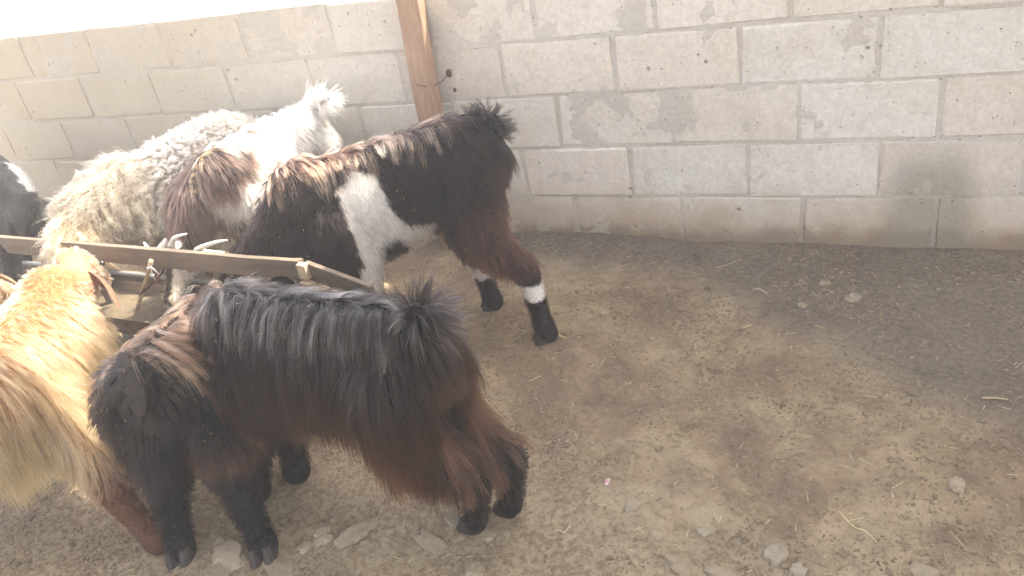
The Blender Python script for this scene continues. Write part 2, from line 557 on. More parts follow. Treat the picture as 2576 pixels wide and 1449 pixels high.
def patchy(x, y):
    return mn.noise(Vector((x * 3.1, y * 3.1, 2))) + .5 * mn.noise(Vector((x * 9, y * 9, 6)))
n = 0
while n < 46000:
    x = random.uniform(-2.2, 2.1); y = random.uniform(-2.2, -.02)
    if random.random() > .34 + 1.3 * patchy(x, y): continue
    r = .0013 + .0030 * random.random() ** 2 + (.0060 * random.random() if random.random() < .035 else 0)
    spots.append((x, y, gz(x, y) + r * .25, (r * random.uniform(.8, 1.6), r * random.uniform(.8, 1.5), r * random.uniform(.5, .9)), random.uniform(0, 6.28), 0, n % 8)); n += 1
scatter_mesh('soil_clods', bps, spots, M_clod, 'crumbled brown clods and droppings strewn over the trodden yard')
spots = []
for n in range(420):
    x = random.uniform(-2.2, 2.1); y = random.uniform(-2.2, -.05)
    r = .002 + .004 * random.random() ** 2
    spots.append((x, y, gz(x, y) + r * .2, (r * 1.3, r, r * .6), random.uniform(0, 6.28), 0, n % 8))
scatter_mesh('pebbles', bps, spots, M_rock, 'small pale pebbles bedded in the yard soil')
cv = np.array([(x, y, z) for x in (-.5, .5) for y in (-.5, .5) for z in (-.5, .5)], float)
cf = np.array([(0, 1, 3), (0, 3, 2), (4, 6, 7), (4, 7, 5), (0, 4, 5), (0, 5, 1), (2, 3, 7), (2, 7, 6), (1, 5, 7), (1, 7, 3), (0, 2, 6), (0, 6, 4)])
spots = []
for n in range(3000):
    x = random.uniform(-2.2, 2.1); y = random.uniform(-2.2, -.03)
    if random.random() > .5 + 1.0 * patchy(y * 1.3, x): continue
    l = random.choice((.006, .010, .014, .02, .03)) * random.uniform(.6, 1.25)
    wd = random.uniform(.0007, .0016)
    spots.append((x, y, gz(x, y) + .0025, (l, wd, .0007), random.gauss(0, 1.3), random.gauss(0, .07), 0))
scatter_mesh('straw_bits', [(cv, cf)], spots, M_straw, 'short bits of pale straw littering the yard')

def twig(pts, r, name, label, mat=M_twig, cat='twig', fork=None):
    P = [gpt(*p) + Vector((0, 0, .004 + .003 * (i % 2))) for i, p in enumerate(pts)]
    bm = bmesh.new()
    tube(bm, [p - P[0] for p in P], [r * (1 - .45 * i / (len(P) - 1)) for i in range(len(P))], 7)
    if fork:
        Q = [gpt(*p) + Vector((0, 0, .004)) for p in fork]
        tube(bm, [p - P[0] for p in Q], r * .6, 6)
    o = bm_obj(name, bm, mat, None, True, loc=P[0])
    tag(o, label, cat, 'twigs and stalks on the ground')
twig([(1797, 676), (1825, 672), (1842, 663), (1866, 656)], .0022, 'twig', 'pale bent twig lying on the soil in front of the wall')
twig([(2111, 1290), (2128, 1312), (2150, 1330), (2176, 1340), (2205, 1366)], .0018, 'straw_stalk', 'long curved yellow stalk at the lower right', M_straw)
twig([(2392, 1342), (2408, 1362), (2432, 1388)], .0016, 'straw_stalk', 'thin dark yellow stalk near the right bottom corner', M_twig)
twig([(2470, 1004), (2502, 1006), (2535, 1008)], .0030, 'stick', 'short straight brown stick near the right edge', M_twig)
twig([(1897, 728), (1915, 733), (1930, 741)], .0022, 'straw_stalk', 'short thick pale straw right of the white-banded leg, in mid yard', M_straw)
twig([(1330, 962), (1362, 950)], .0013, 'straw_stalk', 'thin straw right of the shaggy rump', M_straw)
twig([(1394, 840), (1408, 848), (1424, 853)], .0022, 'straw_stalk', 'bright yellow-green straw touching the white-banded hind hoof', simple('green_straw', (.36, .36, .08), (.55, .52, .16), 9, .6, .1))
twig([(1030, 732), (1070, 727), (1130, 738)], .0022, 'straw_stalk', 'green stalk lying behind the shaggy goat back', M_straw)
twig([(1862, 830), (1890, 821)], .0018, 'straw_stalk', 'short straw in the middle of the yard', M_straw)
twig([(1815, 1300), (1808, 1322)], .0016, 'straw_stalk', 'short pale straw in the foreground below the small tan stone', M_straw)
twig([(1400, 1335), (1422, 1345), (1436, 1322)], .0016, 'straw_stalk', 'forked straw at the bottom centre', M_straw)
twig([(1745, 640), (1760, 655), (1762, 668), (1748, 672)], .0018, 'rootlet', 'dark curled rootlet on the soil by the wall foot', M_wire)

# scrap of red and white wrapper
q = gpt(1528, 1215)
bm = bmesh.new()
g = bmesh.ops.create_grid(bm, x_segments=6, y_segments=8, size=.5)
for v in bm.verts:
    v.co = Vector((v.co.x * .011, v.co.y * .022, .004 + .004 * mn.noise(v.co * 5)))
mw, nt, b = new_mat('wrapper_print')
ch = N(nt, 'ShaderNodeTexChecker'); ch.inputs['Scale'].default_value = 260
ch.inputs[1].default_value = (.75, .72, .7, 1); ch.inputs[2].default_value = (.45, .06, .05, 1)
tcn = N(nt, 'ShaderNodeTexCoord'); nt.links.new(tcn.outputs['Object'], ch.inputs[0]); nt.links.new(ch.outputs[0], b.inputs['Base Color'])
tag(bm_obj('wrapper_scrap', bm, mw, None, True, loc=q), 'tiny crumpled red and white scrap on the dry soil', 'litter')

# ------------------------------------------------------------------ feeding trough with its top rail
RA = Vector((-2.35, -.820, .412)); RB = Vector((-.318, -.972, .420))
tr = empty('feeding_trough', (-1.2, -.9, .03))
tag(tr, 'long feeding trough with a dusty timber rail above it between the two rows of animals', 'trough')
T0 = Vector(tr.location)
bm = bmesh.new()
bar(bm, RA - T0, RB - T0, .018, .066, bev=.002)
bmesh.ops.subdivide_edges(bm, edges=[e for e in bm.edges if e.calc_length() > .5], cuts=24)
for v in bm.verts:
    v.co.z += .002 * mn.noise(v.co * 6); v.co.y += .0015 * mn.noise(v.co * 9)
bm_obj('front_rail', bm, M_rail, tr)
d = (RB - RA).normalized()
E1 = RB + Vector((.30, -.105, 0))
bm = bmesh.new()
bar(bm, RB + Vector((.016, .006, -.002)) - T0, E1 - T0 + Vector((0, 0, -.004)), .016, .058, bev=.002)
bm_obj('side_rail', bm, M_rail, tr)
bm = bmesh.new()
box(bm, RB + Vector((.016, -.012, .004)) - T0, (.034, .020, .048), Matrix.Rotation(-.2, 3, 'Z'), bev=.002)
box(bm, RB + Vector((.016, -.016, -.040)) - T0, (.040, .026, .022), Matrix.Rotation(-.3, 3, 'Z'), bev=.002)
bm_obj('corner_cleat', bm, M_lit_wood, tr)
bm = bmesh.new()
for k in range(14):     # rough stapled edge at the corner
    a = RB + Vector((random.uniform(-.012, .004), -.011, .02 - .05 * k / 14))
    box(bm, a - T0, (.004, .004, .005), jit=.001)
bm_obj('torn_edge', bm, M_rock2, tr)
for s in (0.0, .52, .985):
    q = RA.lerp(RB, s)
    bm = bmesh.new()
    bar(bm, Vector((q.x, q.y + .022, -.02)) - T0, Vector((q.x, q.y + .022, .44)) - T0, .025, .03, up=Vector((1, 0, 0)), bev=.002)
    bm_obj('upright', bm, M_rail, tr)
slope = (RB.y - RA.y) / (RB.x - RA.x)
def channel(x0, x1, yc, zc, w, h, thick=.006, n=12, tilt=0.0):
    bm = bmesh.new()
    rows = []
    for x in (x0, x1):
        rr = []
        for k in range(n + 1):
            a = math.pi * k / n
            rr.append(bm.verts.new(Vector((x, yc + tilt * (x - x0) - math.cos(a) * w, zc - math.sin(a) * h)) - T0))
        rows.append(rr)
    for k in range(n):
        bm.faces.new((rows[0][k], rows[0][k + 1], rows[1][k + 1], rows[1][k]))
    bmesh.ops.solidify(bm, geom=bm.faces[:], thickness=thick)
    return bm
M_rusty = simple('rusted_sheet', (.10, .07, .05), (.22, .165, .12), 12, .8, .3)
bm = channel(-2.3, -.42, -.835, .255, .13, .13, tilt=slope)
bm_obj('basin', bm, M_rusty, tr, True)
for k, mt in ((1, M_zinc),):
    bm = bmesh.new()
    tube(bm, [Vector((x, -.835 + slope * (x + 2.3) + k * .13, .257)) - T0 for x in (-2.3, -1.5, -.9, -.42)], .009, 8)
    bm_obj('rolled_rim', bm, mt, tr, True)
bm = bmesh.new()
bmesh.ops.create_grid(bm, x_segments=120, y_segments=14, size=.5, matrix=Matrix.Translation(Vector((-1.36, -.835 + slope * .94, .20)) - T0) @ Matrix.Rotation(math.atan(slope), 4, 'Z') @ Matrix.Diagonal((1.86, .235, 1, 1)))
for v in bm.verts: v.co.z += .016 * mn.noise(v.co * 9) + .006 * mn.noise(v.co * 40)
feed = bm_obj('feed_mash', bm, M_feed, None, True, loc=T0)
tag(feed, 'brown mash of feed and chopped straw lying in the trough', 'feed', kind='stuff')
s0 = at(380, 656, Y=-.96); s1 = at(348, 768, z=.22)
bm = bmesh.new()
tube(bm, [s0 - s0, (s1 - s0) * .4 + Vector((.004, 0, 0)), (s1 - s0) * .75, s1 - s0, (s1 - s0) * 1.5], [.008, .008, .007, .007, .006], 8)
o = bm_obj('stick', bm, M_twig, None, True, loc=s0)
tag(o, 'thin slanting stick tied to the timber rail, running down into the trough', 'stick')
bm = bmesh.new()
for k in range(7):
    a = random.uniform(0, 6.28)
    p0 = Vector((0, 0, 0)); 
    tube(bm, [p0 + Vector((random.uniform(-.008, .008), -.012, random.uniform(-.004, .008))), Vector((math.cos(a) * .016, -.014, math.sin(a) * .016 - .01)), Vector((math.cos(a) * .022 + .004, -.012, math.sin(a) * .02 - .03))], .0014, 5)
tag(bm_obj('twine_knot', bm, M_hornl, None, True, loc=at(384, 668, Y=-.965)), 'frayed pale twine knot on the underside of the rail', 'twine')

# ------------------------------------------------------------------ roof added out of frame only to shade the yard
roof = empty('added_shade_roof', (3.6, .3, 0))
tag(roof, 'corrugated sheet roof on timber posts, added out of view to shade the yard', 'shelter')
bm = bmesh.new()
X0, X1, Y0, Y1 = 0.70, 5.6, -3.6, 3.6
prev = None
nc = 150
for i in range(nc + 1):
    y = Y0 + (Y1 - Y0) * i / nc
    z = 2.32 + .018 * math.sin(i * math.pi / 2)
    a = bm.verts.new((X0 - 3.6, y - .3, z)); b2 = bm.verts.new((X1 - 3.6, y - .3, z + .45))
    if prev: bm.faces.new((prev[0], a, b2, prev[1]))
    prev = (a, b2)
bmesh.ops.solidify(bm, geom=bm.faces[:], thickness=.002)
bm_obj('shade_roof_sheet', bm, M_roofm, roof)
bm = bmesh.new()  # second sheet, added to cut off the sun at the lower left
prev = None
for i in range(111):
    x = -2.6 + 3.28 * i / 110
    z = 2.30 + .016 * math.sin(i * math.pi / 2)
    yt = -1.84 + .32 * (x - 1.14 + .95) + 1.04
    a = bm.verts.new((x - 3.6, yt - .3, z)); b2 = bm.verts.new((x - 3.6, -3.9, z))
    if prev: bm.faces.new((prev[0], a, b2, prev[1]))
    prev = (a, b2)
bmesh.ops.solidify(bm, geom=bm.faces[:], thickness=.002)
bm_obj('shade_roof_sheet', bm, M_roofm, roof)
for (x, y) in ((2.9, .45), (2.9, -3.0), (5.2, .45), (5.2, -3.0)):
    bm = bmesh.new()
    box(bm, (x - 3.6, y - .3, 1.2), (.1, .1, 2.36 + .2 * (x > 4)), bev=.005)
    bm_obj('post', bm, M_post, roof)
bm = bmesh.new()
bar(bm, (-2.6 - 3.6, -3.5, 2.24), (X1 - 3.6, -3.5, 2.24), .06, .09, bev=.004)
bm_obj('shade_roof_rafter', bm, M_post, roof)
bm = bmesh.new()
box(bm, (-2.5 - 3.6, -3.5, 1.12), (.1, .1, 2.2), bev=.005)
bm_obj('post', bm, M_post, roof)
for y in (-3.0, .45, 3.2):
    bm = bmesh.new()
    bar(bm, (X0 + .1 - 3.6, y - .3, 2.25), (X1 - 3.6, y - .3, 2.69), .06, .09, bev=.004)
    bm_obj('shade_roof_rafter', bm, M_post, roof)



# ------------------------------------------------------------------ thin volume added to imitate veiling lens glare
hz = bpy.data.meshes.new('glare_haze')
bm = bmesh.new()
box(bm, (0, 0, 4.0), (190, 190, 11.0))
bm.to_mesh(hz); bm.free()
mh = bpy.data.materials.new('glare_veil'); mh.use_nodes = True
nt = mh.node_tree
for n in list(nt.nodes):
    if n.type == 'BSDF_PRINCIPLED': nt.nodes.remove(n)
vol = N(nt, 'ShaderNodeVolumePrincipled')
vol.inputs['Color'].default_value = (.93, .92, .92, 1)
vol.inputs['Density'].default_value = .029
vol.inputs['Anisotropy'].default_value = .3
nt.links.new(vol.outputs[0], [n for n in nt.nodes if n.type == 'OUTPUT_MATERIAL'][0].inputs['Volume'])
glare_haze = link('glare_haze', hz, None, mh)
tag(glare_haze, kind='stuff')

# ------------------------------------------------------------------ animals
UP = Vector((0, 0, 1))
def lerp(a, b, t): return a + (b - a) * t

M_hair_dark = hair_material('dark_hair', .28, .35)
for n_ in M_hair_dark.node_tree.nodes:
    if n_.type == 'BSDF_HAIR_PRINCIPLED': n_.inputs['IOR'].default_value = 1.28

M_tailskin = simple('bare_skin', (.026, .020, .017), (.050, .040, .032), 30, .75, .5)

class Beast:
    """collects overlapping ellipsoids that are fused into one continuous skin, each remembered with the region it belongs to"""
    def __init__(s, base):
        s.base = Vector(base); s.balls = []
    def ball(s, c, r, head, region):
        c = Vector(c)
        h = Vector(head).normalized()
        side = UP.cross(h)
        side = side.normalized() if side.length > 1e-3 else Vector((0, 1, 0))
        up = h.cross(side)
        s.balls.append((c, tuple(r), h, side, up, region))
    def sweep(s, a, ra, b, rb, region, n=5, head=None):
        a = Vector(a); b = Vector(b)
        if not hasattr(ra, '__len__'): ra = (ra,) * 3
        if not hasattr(rb, '__len__'): rb = (rb,) * 3
        for i in range(n + 1):
            t = i / n
            s.ball(a.lerp(b, t), [lerp(p, q, t) for p, q in zip(ra, rb)], head or (b - a), region)
    def build(s, name, voxel=.011, colorf=None, lump=0):
        bm = bmesh.new()
        for c, r, h, sd, up, reg in s.balls:
            rot = Matrix((h, sd, up)).transposed().to_4x4()
            bmesh.ops.create_icosphere(bm, subdivisions=2, radius=1, matrix=Matrix.Translation(c) @ rot @ Matrix.Diagonal((r[0], r[1], r[2], 1)))
        me = bpy.data.meshes.new(name + '_raw')
        bm.to_mesh(me); bm.free()
        o = bpy.data.objects.new(name, me)
        C.objects.link(o)
        m = o.modifiers.new('r', 'REMESH'); m.mode = 'VOXEL'; m.voxel_size = voxel
        m2 = o.modifiers.new('s', 'SMOOTH'); m2.factor = .6; m2.iterations = 7
        dg = bpy.context.evaluated_depsgraph_get()
        nm = bpy.data.meshes.new_from_object(o.evaluated_get(dg))
        o.modifiers.clear(); o.data = nm; nm.name = name
        bpy.data.meshes.remove(me)
        nv = len(nm.vertices)
        co = np.empty(nv * 3); nm.vertices.foreach_get('co', co); co = co.reshape(-1, 3)
        if lump:
            for i in range(nv):
                p = Vector(co[i]); v = nm.vertices[i].normal
                k = mn.noise(p * 22) * .7 + mn.noise(p * 45) * .3
                co[i] += np.array(v[:]) * lump * k
            nm.vertices.foreach_set('co', co.ravel())
        nm.polygons.foreach_set('use_smooth', [True] * len(nm.polygons))
        nm.update()
        s.co = co.copy(); s.mesh = nm
        nm.calc_loop_triangles()
        tri = np.empty(len(nm.loop_triangles) * 3, dtype=np.int32); nm.loop_triangles.foreach_get('vertices', tri)
        s.tri = tri.reshape(-1, 3)
        vn = np.empty(nv * 3); nm.vertices.foreach_get('normal', vn); s.vn = vn.reshape(-1, 3)
        s.bvh = BVHTree.FromPolygons(co.tolist(), s.tri.tolist())
        s.obj = o
        return o
    def regions(s, P):
        best = np.full(len(P), 1e9); idx = np.zeros(len(P), int)
        for k, (c, r, h, sd, up, reg) in enumerate(s.balls):
            d = P - np.array(c[:])
            q = (d @ np.array(h[:]) / r[0]) ** 2 + (d @ np.array(sd[:]) / r[1]) ** 2 + (d @ np.array(up[:]) / r[2]) ** 2
            q = np.sqrt(q) - 1
            m = q < best; best[m] = q[m]; idx[m] = k
        names = sorted({b[5] for b in s.balls})
        lut = np.array([names.index(b[5]) for b in s.balls])
        return names, lut[idx]
    def sample(s, n, weight=None):
        a, b, c = s.co[s.tri[:, 0]], s.co[s.tri[:, 1]], s.co[s.tri[:, 2]]
        ar = np.linalg.norm(np.cross(b - a, c - a), axis=1)
        if weight is not None: ar = ar * weight((a + b + c) / 3)
        t = rng.choice(len(ar), n, p=ar / ar.sum())
        u = rng.random((n, 2)); f = u.sum(1) > 1; u[f] = 1 - u[f]
        w = np.stack([1 - u.sum(1), u[:, 0], u[:, 1]], 1)[:, :, None]
        ids = s.tri[t]
        P = (s.co[ids] * w).sum(1); Nn = (s.vn[ids] * w).sum(1)
        Nn /= np.linalg.norm(Nn, axis=1)[:, None] + 1e-9
        return P, Nn

def norm(v): return v / (np.linalg.norm(v, axis=-1, keepdims=True) + 1e-9)

def groom(b, params, colorf, n_guides, n_hairs, rad=.0007, K=9, mat=None, weight=None, clump=.6, curl=0.0, curl_len=.02, stray=.06, name='coat', dis_w=1.0):
    """combed hair: guides fall over the body and are pushed out of it, the other hairs follow the nearest guides and gather in locks"""
    P, Nn = b.sample(n_guides, weight)
    names, reg = b.regions(P)
    L = np.zeros(n_guides); lift = np.zeros(n_guides); grav = np.zeros(n_guides); D = np.zeros((n_guides, 3))
    for i, rn in enumerate(names):
        m = reg == i
        if m.any():
            l, lf, g, d = params(rn, P[m], Nn[m])
            L[m] = l; lift[m] = lf; grav[m] = g; D[m] = d
    L = L * rng.uniform(.8, 1.15, n_guides)
    # low-frequency disorder so the coat parts and bunches
    dis = np.array([[mn.noise(Vector(p) * 6), mn.noise(Vector(p) * 6 + Vector((9, 0, 0))), mn.noise(Vector(p) * 6 + Vector((0, 9, 0)))] for p in P])
    dis2 = np.array([[mn.noise(Vector(p) * 26), mn.noise(Vector(p) * 26 + Vector((9, 0, 0))), mn.noise(Vector(p) * 26 + Vector((0, 9, 0)))] for p in P])
    D = D + (dis * .42 + dis2 * .35) * dis_w
    D = D - Nn * (D * Nn).sum(1, keepdims=True)
    D = norm(norm(D) + Nn * lift[:, None])
    G = np.zeros((n_guides, K, 3)); G[:, 0] = P - Nn * .002
    off = .003 + .022 * rng.random(n_guides) * np.minimum(L / .12, 1.3)
    find = b.bvh.find_nearest
    cur = G[:, 0].copy(); d = D.copy(); seg = L / (K - 1)
    for k in range(1, K):
        d = norm(d + np.array([0, 0, -1.0]) * (grav * seg * 22)[:, None])
        nxt = cur + d * seg[:, None]
        for i in range(n_guides):
            q = Vector(nxt[i])
            c, nrm, _, dist = find(q)
            if c is None: continue
            want = off[i] * min(1, k / 3)
            sd = (q - c).dot(nrm)
            if sd < want:
                if sd < 0: dist = -dist
                if dist < want and dist > -.08:
                    q = c + nrm * want
                    nxt[i] = q[:]
        d = norm(nxt - cur)
        nxt = cur + d * seg[:, None]
        cur = nxt; G[:, k] = cur
    if curl:
        ph = rng.random(n_guides) * 6.28
        s1 = norm(np.cross(D, np.array([.3, .5, .8]))); s2 = np.cross(D, s1)
        for k in range(1, K):
            ll = L * k / (K - 1)
            a = ph + ll / curl_len * 6.28
            G[:, k] += (s1 * np.cos(a)[:, None] + s2 * np.sin(a)[:, None]) * (curl * min(1, k / 3))
    # hairs
    H, HN = b.sample(n_hairs, weight)
    near = np.zeros(n_hairs, int)
    key = np.concatenate([P, Nn * .05], 1).astype(np.float32); g2 = (key ** 2).sum(1)
    hk = np.concatenate([H, HN * .05], 1).astype(np.float32)
    for a in range(0, n_hairs, 4000):
        near[a:a + 4000] = (g2[None] - 2 * hk[a:a + 4000] @ key.T).argmin(1)
    O = G[near] - G[near][:, :1]
    sc = rng.uniform(.72, 1.08, n_hairs)
    t = np.linspace(0, 1, K)[None, :, None]
    free = H[:, None] - HN[:, None] * .002 + O * sc[:, None, None]
    toward = G[near] - free
    w = clump * rng.uniform(.5, 1, n_hairs)[:, None, None] * t ** 1.4
    strand = free + toward * w
    jit = rng.normal(0, 1, (n_hairs, 3))
    strayness = np.where(rng.random(n_hairs) < .04, 4.0, 1.0)
    strand = strand + jit[:, None] * (L[near] * stray * strayness)[:, None, None] * t ** 1.5
    gzv = np.array([ground_h(h_[0], h_[1]) for h_ in H])
    keep = (L[near] > .001) & (H[:, 2] - gzv > .042)
    strand = strand[keep]; H = H[keep]; near = near[keep]; HN = HN[keep]
    nh = len(H)
    root, tip = colorf(H, HN, L[near])
    lockv = rng.uniform(.55, 1.5, n_guides)
    v = rng.uniform(.75, 1.25, (nh, 1)) * (1 + .25 * dis2[near][:, :1]) * lockv[near][:, None]
    root = np.clip(root * v, .003, 1); tip = np.clip(tip * v, .003, 1)
    bx = np.array(b.obj.location[:])
    hc = bpy.data.hair_curves.new(name)
    hc.add_curves([K] * nh)
    hc.attributes['position'].data.foreach_set('vector', (strand - bx).astype(np.float32).ravel())
    ra = hc.attributes.get('radius') or hc.attributes.new('radius', 'FLOAT', 'POINT')
    rr = rad * np.interp(np.linspace(0, 1, K), [0, .3, .8, 1], [.9, 1, .7, .15])[None] * rng.uniform(.7, 1.3, nh)[:, None]
    ra.data.foreach_set('value', rr.astype(np.float32).ravel())
    for nm_, cc in (('coat_color', root), ('tip_color', tip)):
        at_ = hc.attributes.new(nm_, 'FLOAT_COLOR', 'CURVE')
        at_.data.foreach_set('color', np.concatenate([cc, np.ones((nh, 1))], 1).astype(np.float32).ravel())
    o = bpy.data.objects.new(name, hc)
    C.objects.link(o)
    hc.materials.append(mat or M_hair)
    o.parent = b.obj
    return o

def paint_skin(b, colorf, dark=1.0):
    r, t = colorf(b.co, b.vn, np.full(len(b.co), .03))
    a = b.mesh.color_attributes.new('coat_color', 'FLOAT_COLOR', 'POINT')
    a.data.foreach_set('color', np.concatenate([r * dark, np.ones((len(r), 1))], 1).astype(np.float32).ravel())
    b.mesh.materials.append(M_skin)

def rebase(b):
    """origin on the ground below the animal; children are then placed relative to it"""
    bs = np.array(b.base[:])
    co = (b.co - bs).astype(np.float32)
    b.mesh.vertices.foreach_set('co', co.ravel()); b.mesh.update()
    b.obj.location = b.base

def horn(b, pts, r0, mat, flat=1.0, name='horn', rings=9):
    P = [Vector(p) for p in pts]
    # smooth curve through the points
    Q = []
    n = 22
    for i in range(n + 1):
        u = i / n * (len(P) - 1); k = min(int(u), len(P) - 2); f = u - k
        p0 = P[max(k - 1, 0)]; p1 = P[k]; p2 = P[k + 1]; p3 = P[min(k + 2, len(P) - 1)]
        Q.append(.5 * ((2 * p1) + (p2 - p0) * f + (2 * p0 - 5 * p1 + 4 * p2 - p3) * f * f + (3 * p1 - p0 - 3 * p2 + p3) * f ** 3))
    rad = [r0 * (1 - .86 * (i / n) ** 1.25) * (1 + .06 * math.sin(i * 2.4) * (1 - i / n)) for i in range(n + 1)]
    if name != 'horn': rad = [r0 * (.25 + 1.0 * math.sin(math.pi * min(1, .06 + .90 * i / n)) ** .8) for i in range(n + 1)]
    bm = bmesh.new()
    tube(bm, [q - b.base for q in Q], rad, 12, True, flat)
    return bm_obj(name, bm, mat, b.obj, True)

def ear(b, root, tip, width, droop_axis, colr, name='ear', cup=.35):
    """a long cupped leaf-shaped ear"""
    root = Vector(root); tip = Vector(tip)
    d = tip - root; L = d.length; x = d.normalized()
    y = Vector(droop_axis) - x * Vector(droop_axis).dot(x); y.normalize()
    z = x.cross(y)
    bm = bmesh.new()
    nu, nv = 12, 8
    g = []
    for i in range(nu + 1):
        u = i / nu
        wv = width * (math.sin(math.pi * min(1, u * .88 + .10)) ** .7)
        row = []
        for j in range(nv + 1):
            v = j / nv * 2 - 1
            p = root + x * (L * u) + y * (wv * v) + z * (cup * wv * (v * v) - .10 * L * math.sin(u * math.pi))
            row.append(bm.verts.new(p - b.base))
        g.append(row)
    for i in range(nu):
        for j in range(nv):
            bm.faces.new((g[i][j], g[i + 1][j], g[i + 1][j + 1], g[i][j + 1]))
    bmesh.ops.solidify(bm, geom=bm.faces[:], thickness=.004)
    me = bpy.data.meshes.new(name); bm.to_mesh(me); bm.free()
    me.polygons.foreach_set('use_smooth', [True] * len(me.polygons))
    n = len(me.vertices)
    a = me.color_attributes.new('coat_color', 'FLOAT_COLOR', 'POINT')
    cc = np.tile(np.array([*colr, 1.0], dtype=np.float32), (n, 1))
    a.data.foreach_set('color', cc.ravel())
    return link(name, me, b.obj, M_skin)

def leg(b, hip, mid, low, foot, r, up_region, low_region, cannon=None):
    """hip/shoulder -> stifle/elbow -> hock/knee -> foot, tapering, with a hoof"""
    hip, mid, low, foot = map(Vector, (hip, mid, low, foot))
    b.sweep(hip, r[0], mid, r[1], up_region, 5)
    b.sweep(mid, r[1], low, r[2], up_region, 5)
    fet = low.lerp(foot, .78)
    b.sweep(low, r[2] * 1.08, fet, r[3], low_region, 5)
    b.sweep(fet, r[3] * 1.15, foot + Vector((0, 0, .022)), r[3] * 1.3, low_region, 3)

def hooves(b, foot, heading, size=.024, mat=None):
    size *= 1.3
    """cloven hoof: two claws, one part"""
    foot = Vector(foot); h = Vector(heading).normalized(); sd = UP.cross(h)
    bm = bmesh.new()
    for s in (-1, 1):
        rot = Matrix((h, sd, UP)).transposed().to_4x4()
        c = foot + sd * s * size * .48 + h * size * .35 + Vector((0, 0, size * .55))
        vs = bmesh.ops.create_cone(bm, cap_ends=True, segments=10, radius1=1, radius2=.72, depth=1, matrix=Matrix.Translation(c - b.base) @ rot @ Matrix.Diagonal((size * .95, size * .5, size * 1.15, 1)))['verts']
        for v in vs:
            if (v.co + b.base - c).dot(h) > 0 and (v.co + b.base - c).z < 0: v.co += h * size * .25
    return bm_obj('hoof', bm, M_hoof, b.obj, False)

def eyes(b, pts, r=.009):
    for p in pts:
        bm = bmesh.new()
        bmesh.ops.create_icosphere(bm, subdivisions=2, radius=r, matrix=Matrix.Translation(Vector(p) - b.base))
        bm_obj('eye', bm, M_eye, b.obj, True)

def head_shape(b, poll, muzzle, r=.052, region='head'):
    poll = Vector(poll); muzzle = Vector(muzzle)
    d = muzzle - poll
    b.sweep(poll, (r, r * .92, r * 1.0), poll + d * .35, (r * .9, r * .85, r * .95), region, 3)
    b.sweep(poll + d * .35, (r * .85, r * .8, r * .9), poll + d * .75, (r * .6, r * .52, r * .6), region, 4)
    b.sweep(poll + d * .75, (r * .62, r * .52, r * .6), muzzle, (r * .5, r * .52, r * .5), region, 3)

def in_poly(x, z, poly):
    c = np.zeros(len(x), bool)
    n = len(poly)
    for i in range(n):
        x1, z1 = poly[i]; x2, z2 = poly[(i + 1) % n]
        m = ((z1 > z) != (z2 > z)) & (x < (x2 - x1) * (z - z1) / (z2 - z1 + 1e-12) + x1)
        c ^= m
    return c

def col(*c): return np.array(c, dtype=float)[None]

def body_axis(b, W, Rp, halfw, halfh, chest=None):
    """trunk between withers W and rump Rp (points on the back line): deep chest, narrower loin, rounded hips"""
    W = Vector(W); Rp = Vector(Rp)
    h = (W - Rp).normalized(); hh = Vector((h.x, h.y, 0)).normalized()
    b.h = hh; b.side = UP.cross(hh)
    pts = [(0.0, .84, .80), (.18, .95, .86), (.38, .98, .92), (.6, 1.0, .98), (.82, .95, 1.06), (1.0, .80, 1.02)]
    for (t0, w0, h0), (t1, w1, h1) in zip(pts, pts[1:]):
        for k in range(3):
            t = lerp(t0, t1, k / 3); w = lerp(w0, w1, k / 3); q = lerp(h0, h1, k / 3)
            c = Rp.lerp(W, t) - UP * (halfh * q)
            b.ball(c, (halfh * .8, halfw * w, halfh * q), hh, 'torso')
    c = W - UP * halfh * 1.02
    b.ball(c, (halfh * .75, halfw * .8, halfh * 1.0), hh, 'torso')
    return hh

def flow(P, Nn, back, wb, wd):
    n = len(P)
    d = np.tile(np.array(back[:])[None] * wb, (n, 1)) + np.array([0, 0, -1.0]) * wd
    return d

def mane_hairs(b, W, Rp, halfq, n, length, colr, tipc, t0=-.1, t1=1.1, lift=.55, mat=None, side_k=.9, rad=.0005):
    """the long loose hairs of the back line, falling over both sides in thin separate locks"""
    hh = b.h; s = b.side; ln = (W - Rp).length
    def wt(c):
        q = (c - np.array(Rp[:])) @ np.array(s[:]); t = (c - np.array(Rp[:])) @ np.array(hh[:]) / ln
        top = lerp(Rp.z, W.z, np.clip(t, 0, 1)) - .05
        return (np.exp(-(q / halfq) ** 2) * (c[:, 2] > top) * (t > t0) * (t < t1)) + 1e-9
    def params(rn, P, Nn):
        k = len(P); q = (P - np.array(Rp[:])) @ np.array(s[:])
        cs = 1.0 if (CAM - Rp).dot(s) > 0 else -1.0
        sd = np.tanh((q + cs * .02) / .02)[:, None] * np.array(s[:])[None]
        return np.full(k, length), lift, 1.7, sd * side_k + np.array([[0, 0, -.1]]) - np.array(hh[:])[None] * .5
    cf = lambda P, Nn, L: (np.tile(np.array([colr]), (len(P), 1)), np.tile(np.array([tipc]), (len(P), 1)))
    groom(b, params, cf, max(60, n // 14), n, rad, 11, mat=mat, weight=wt, clump=.9, stray=.03, dis_w=.9, name='mane')

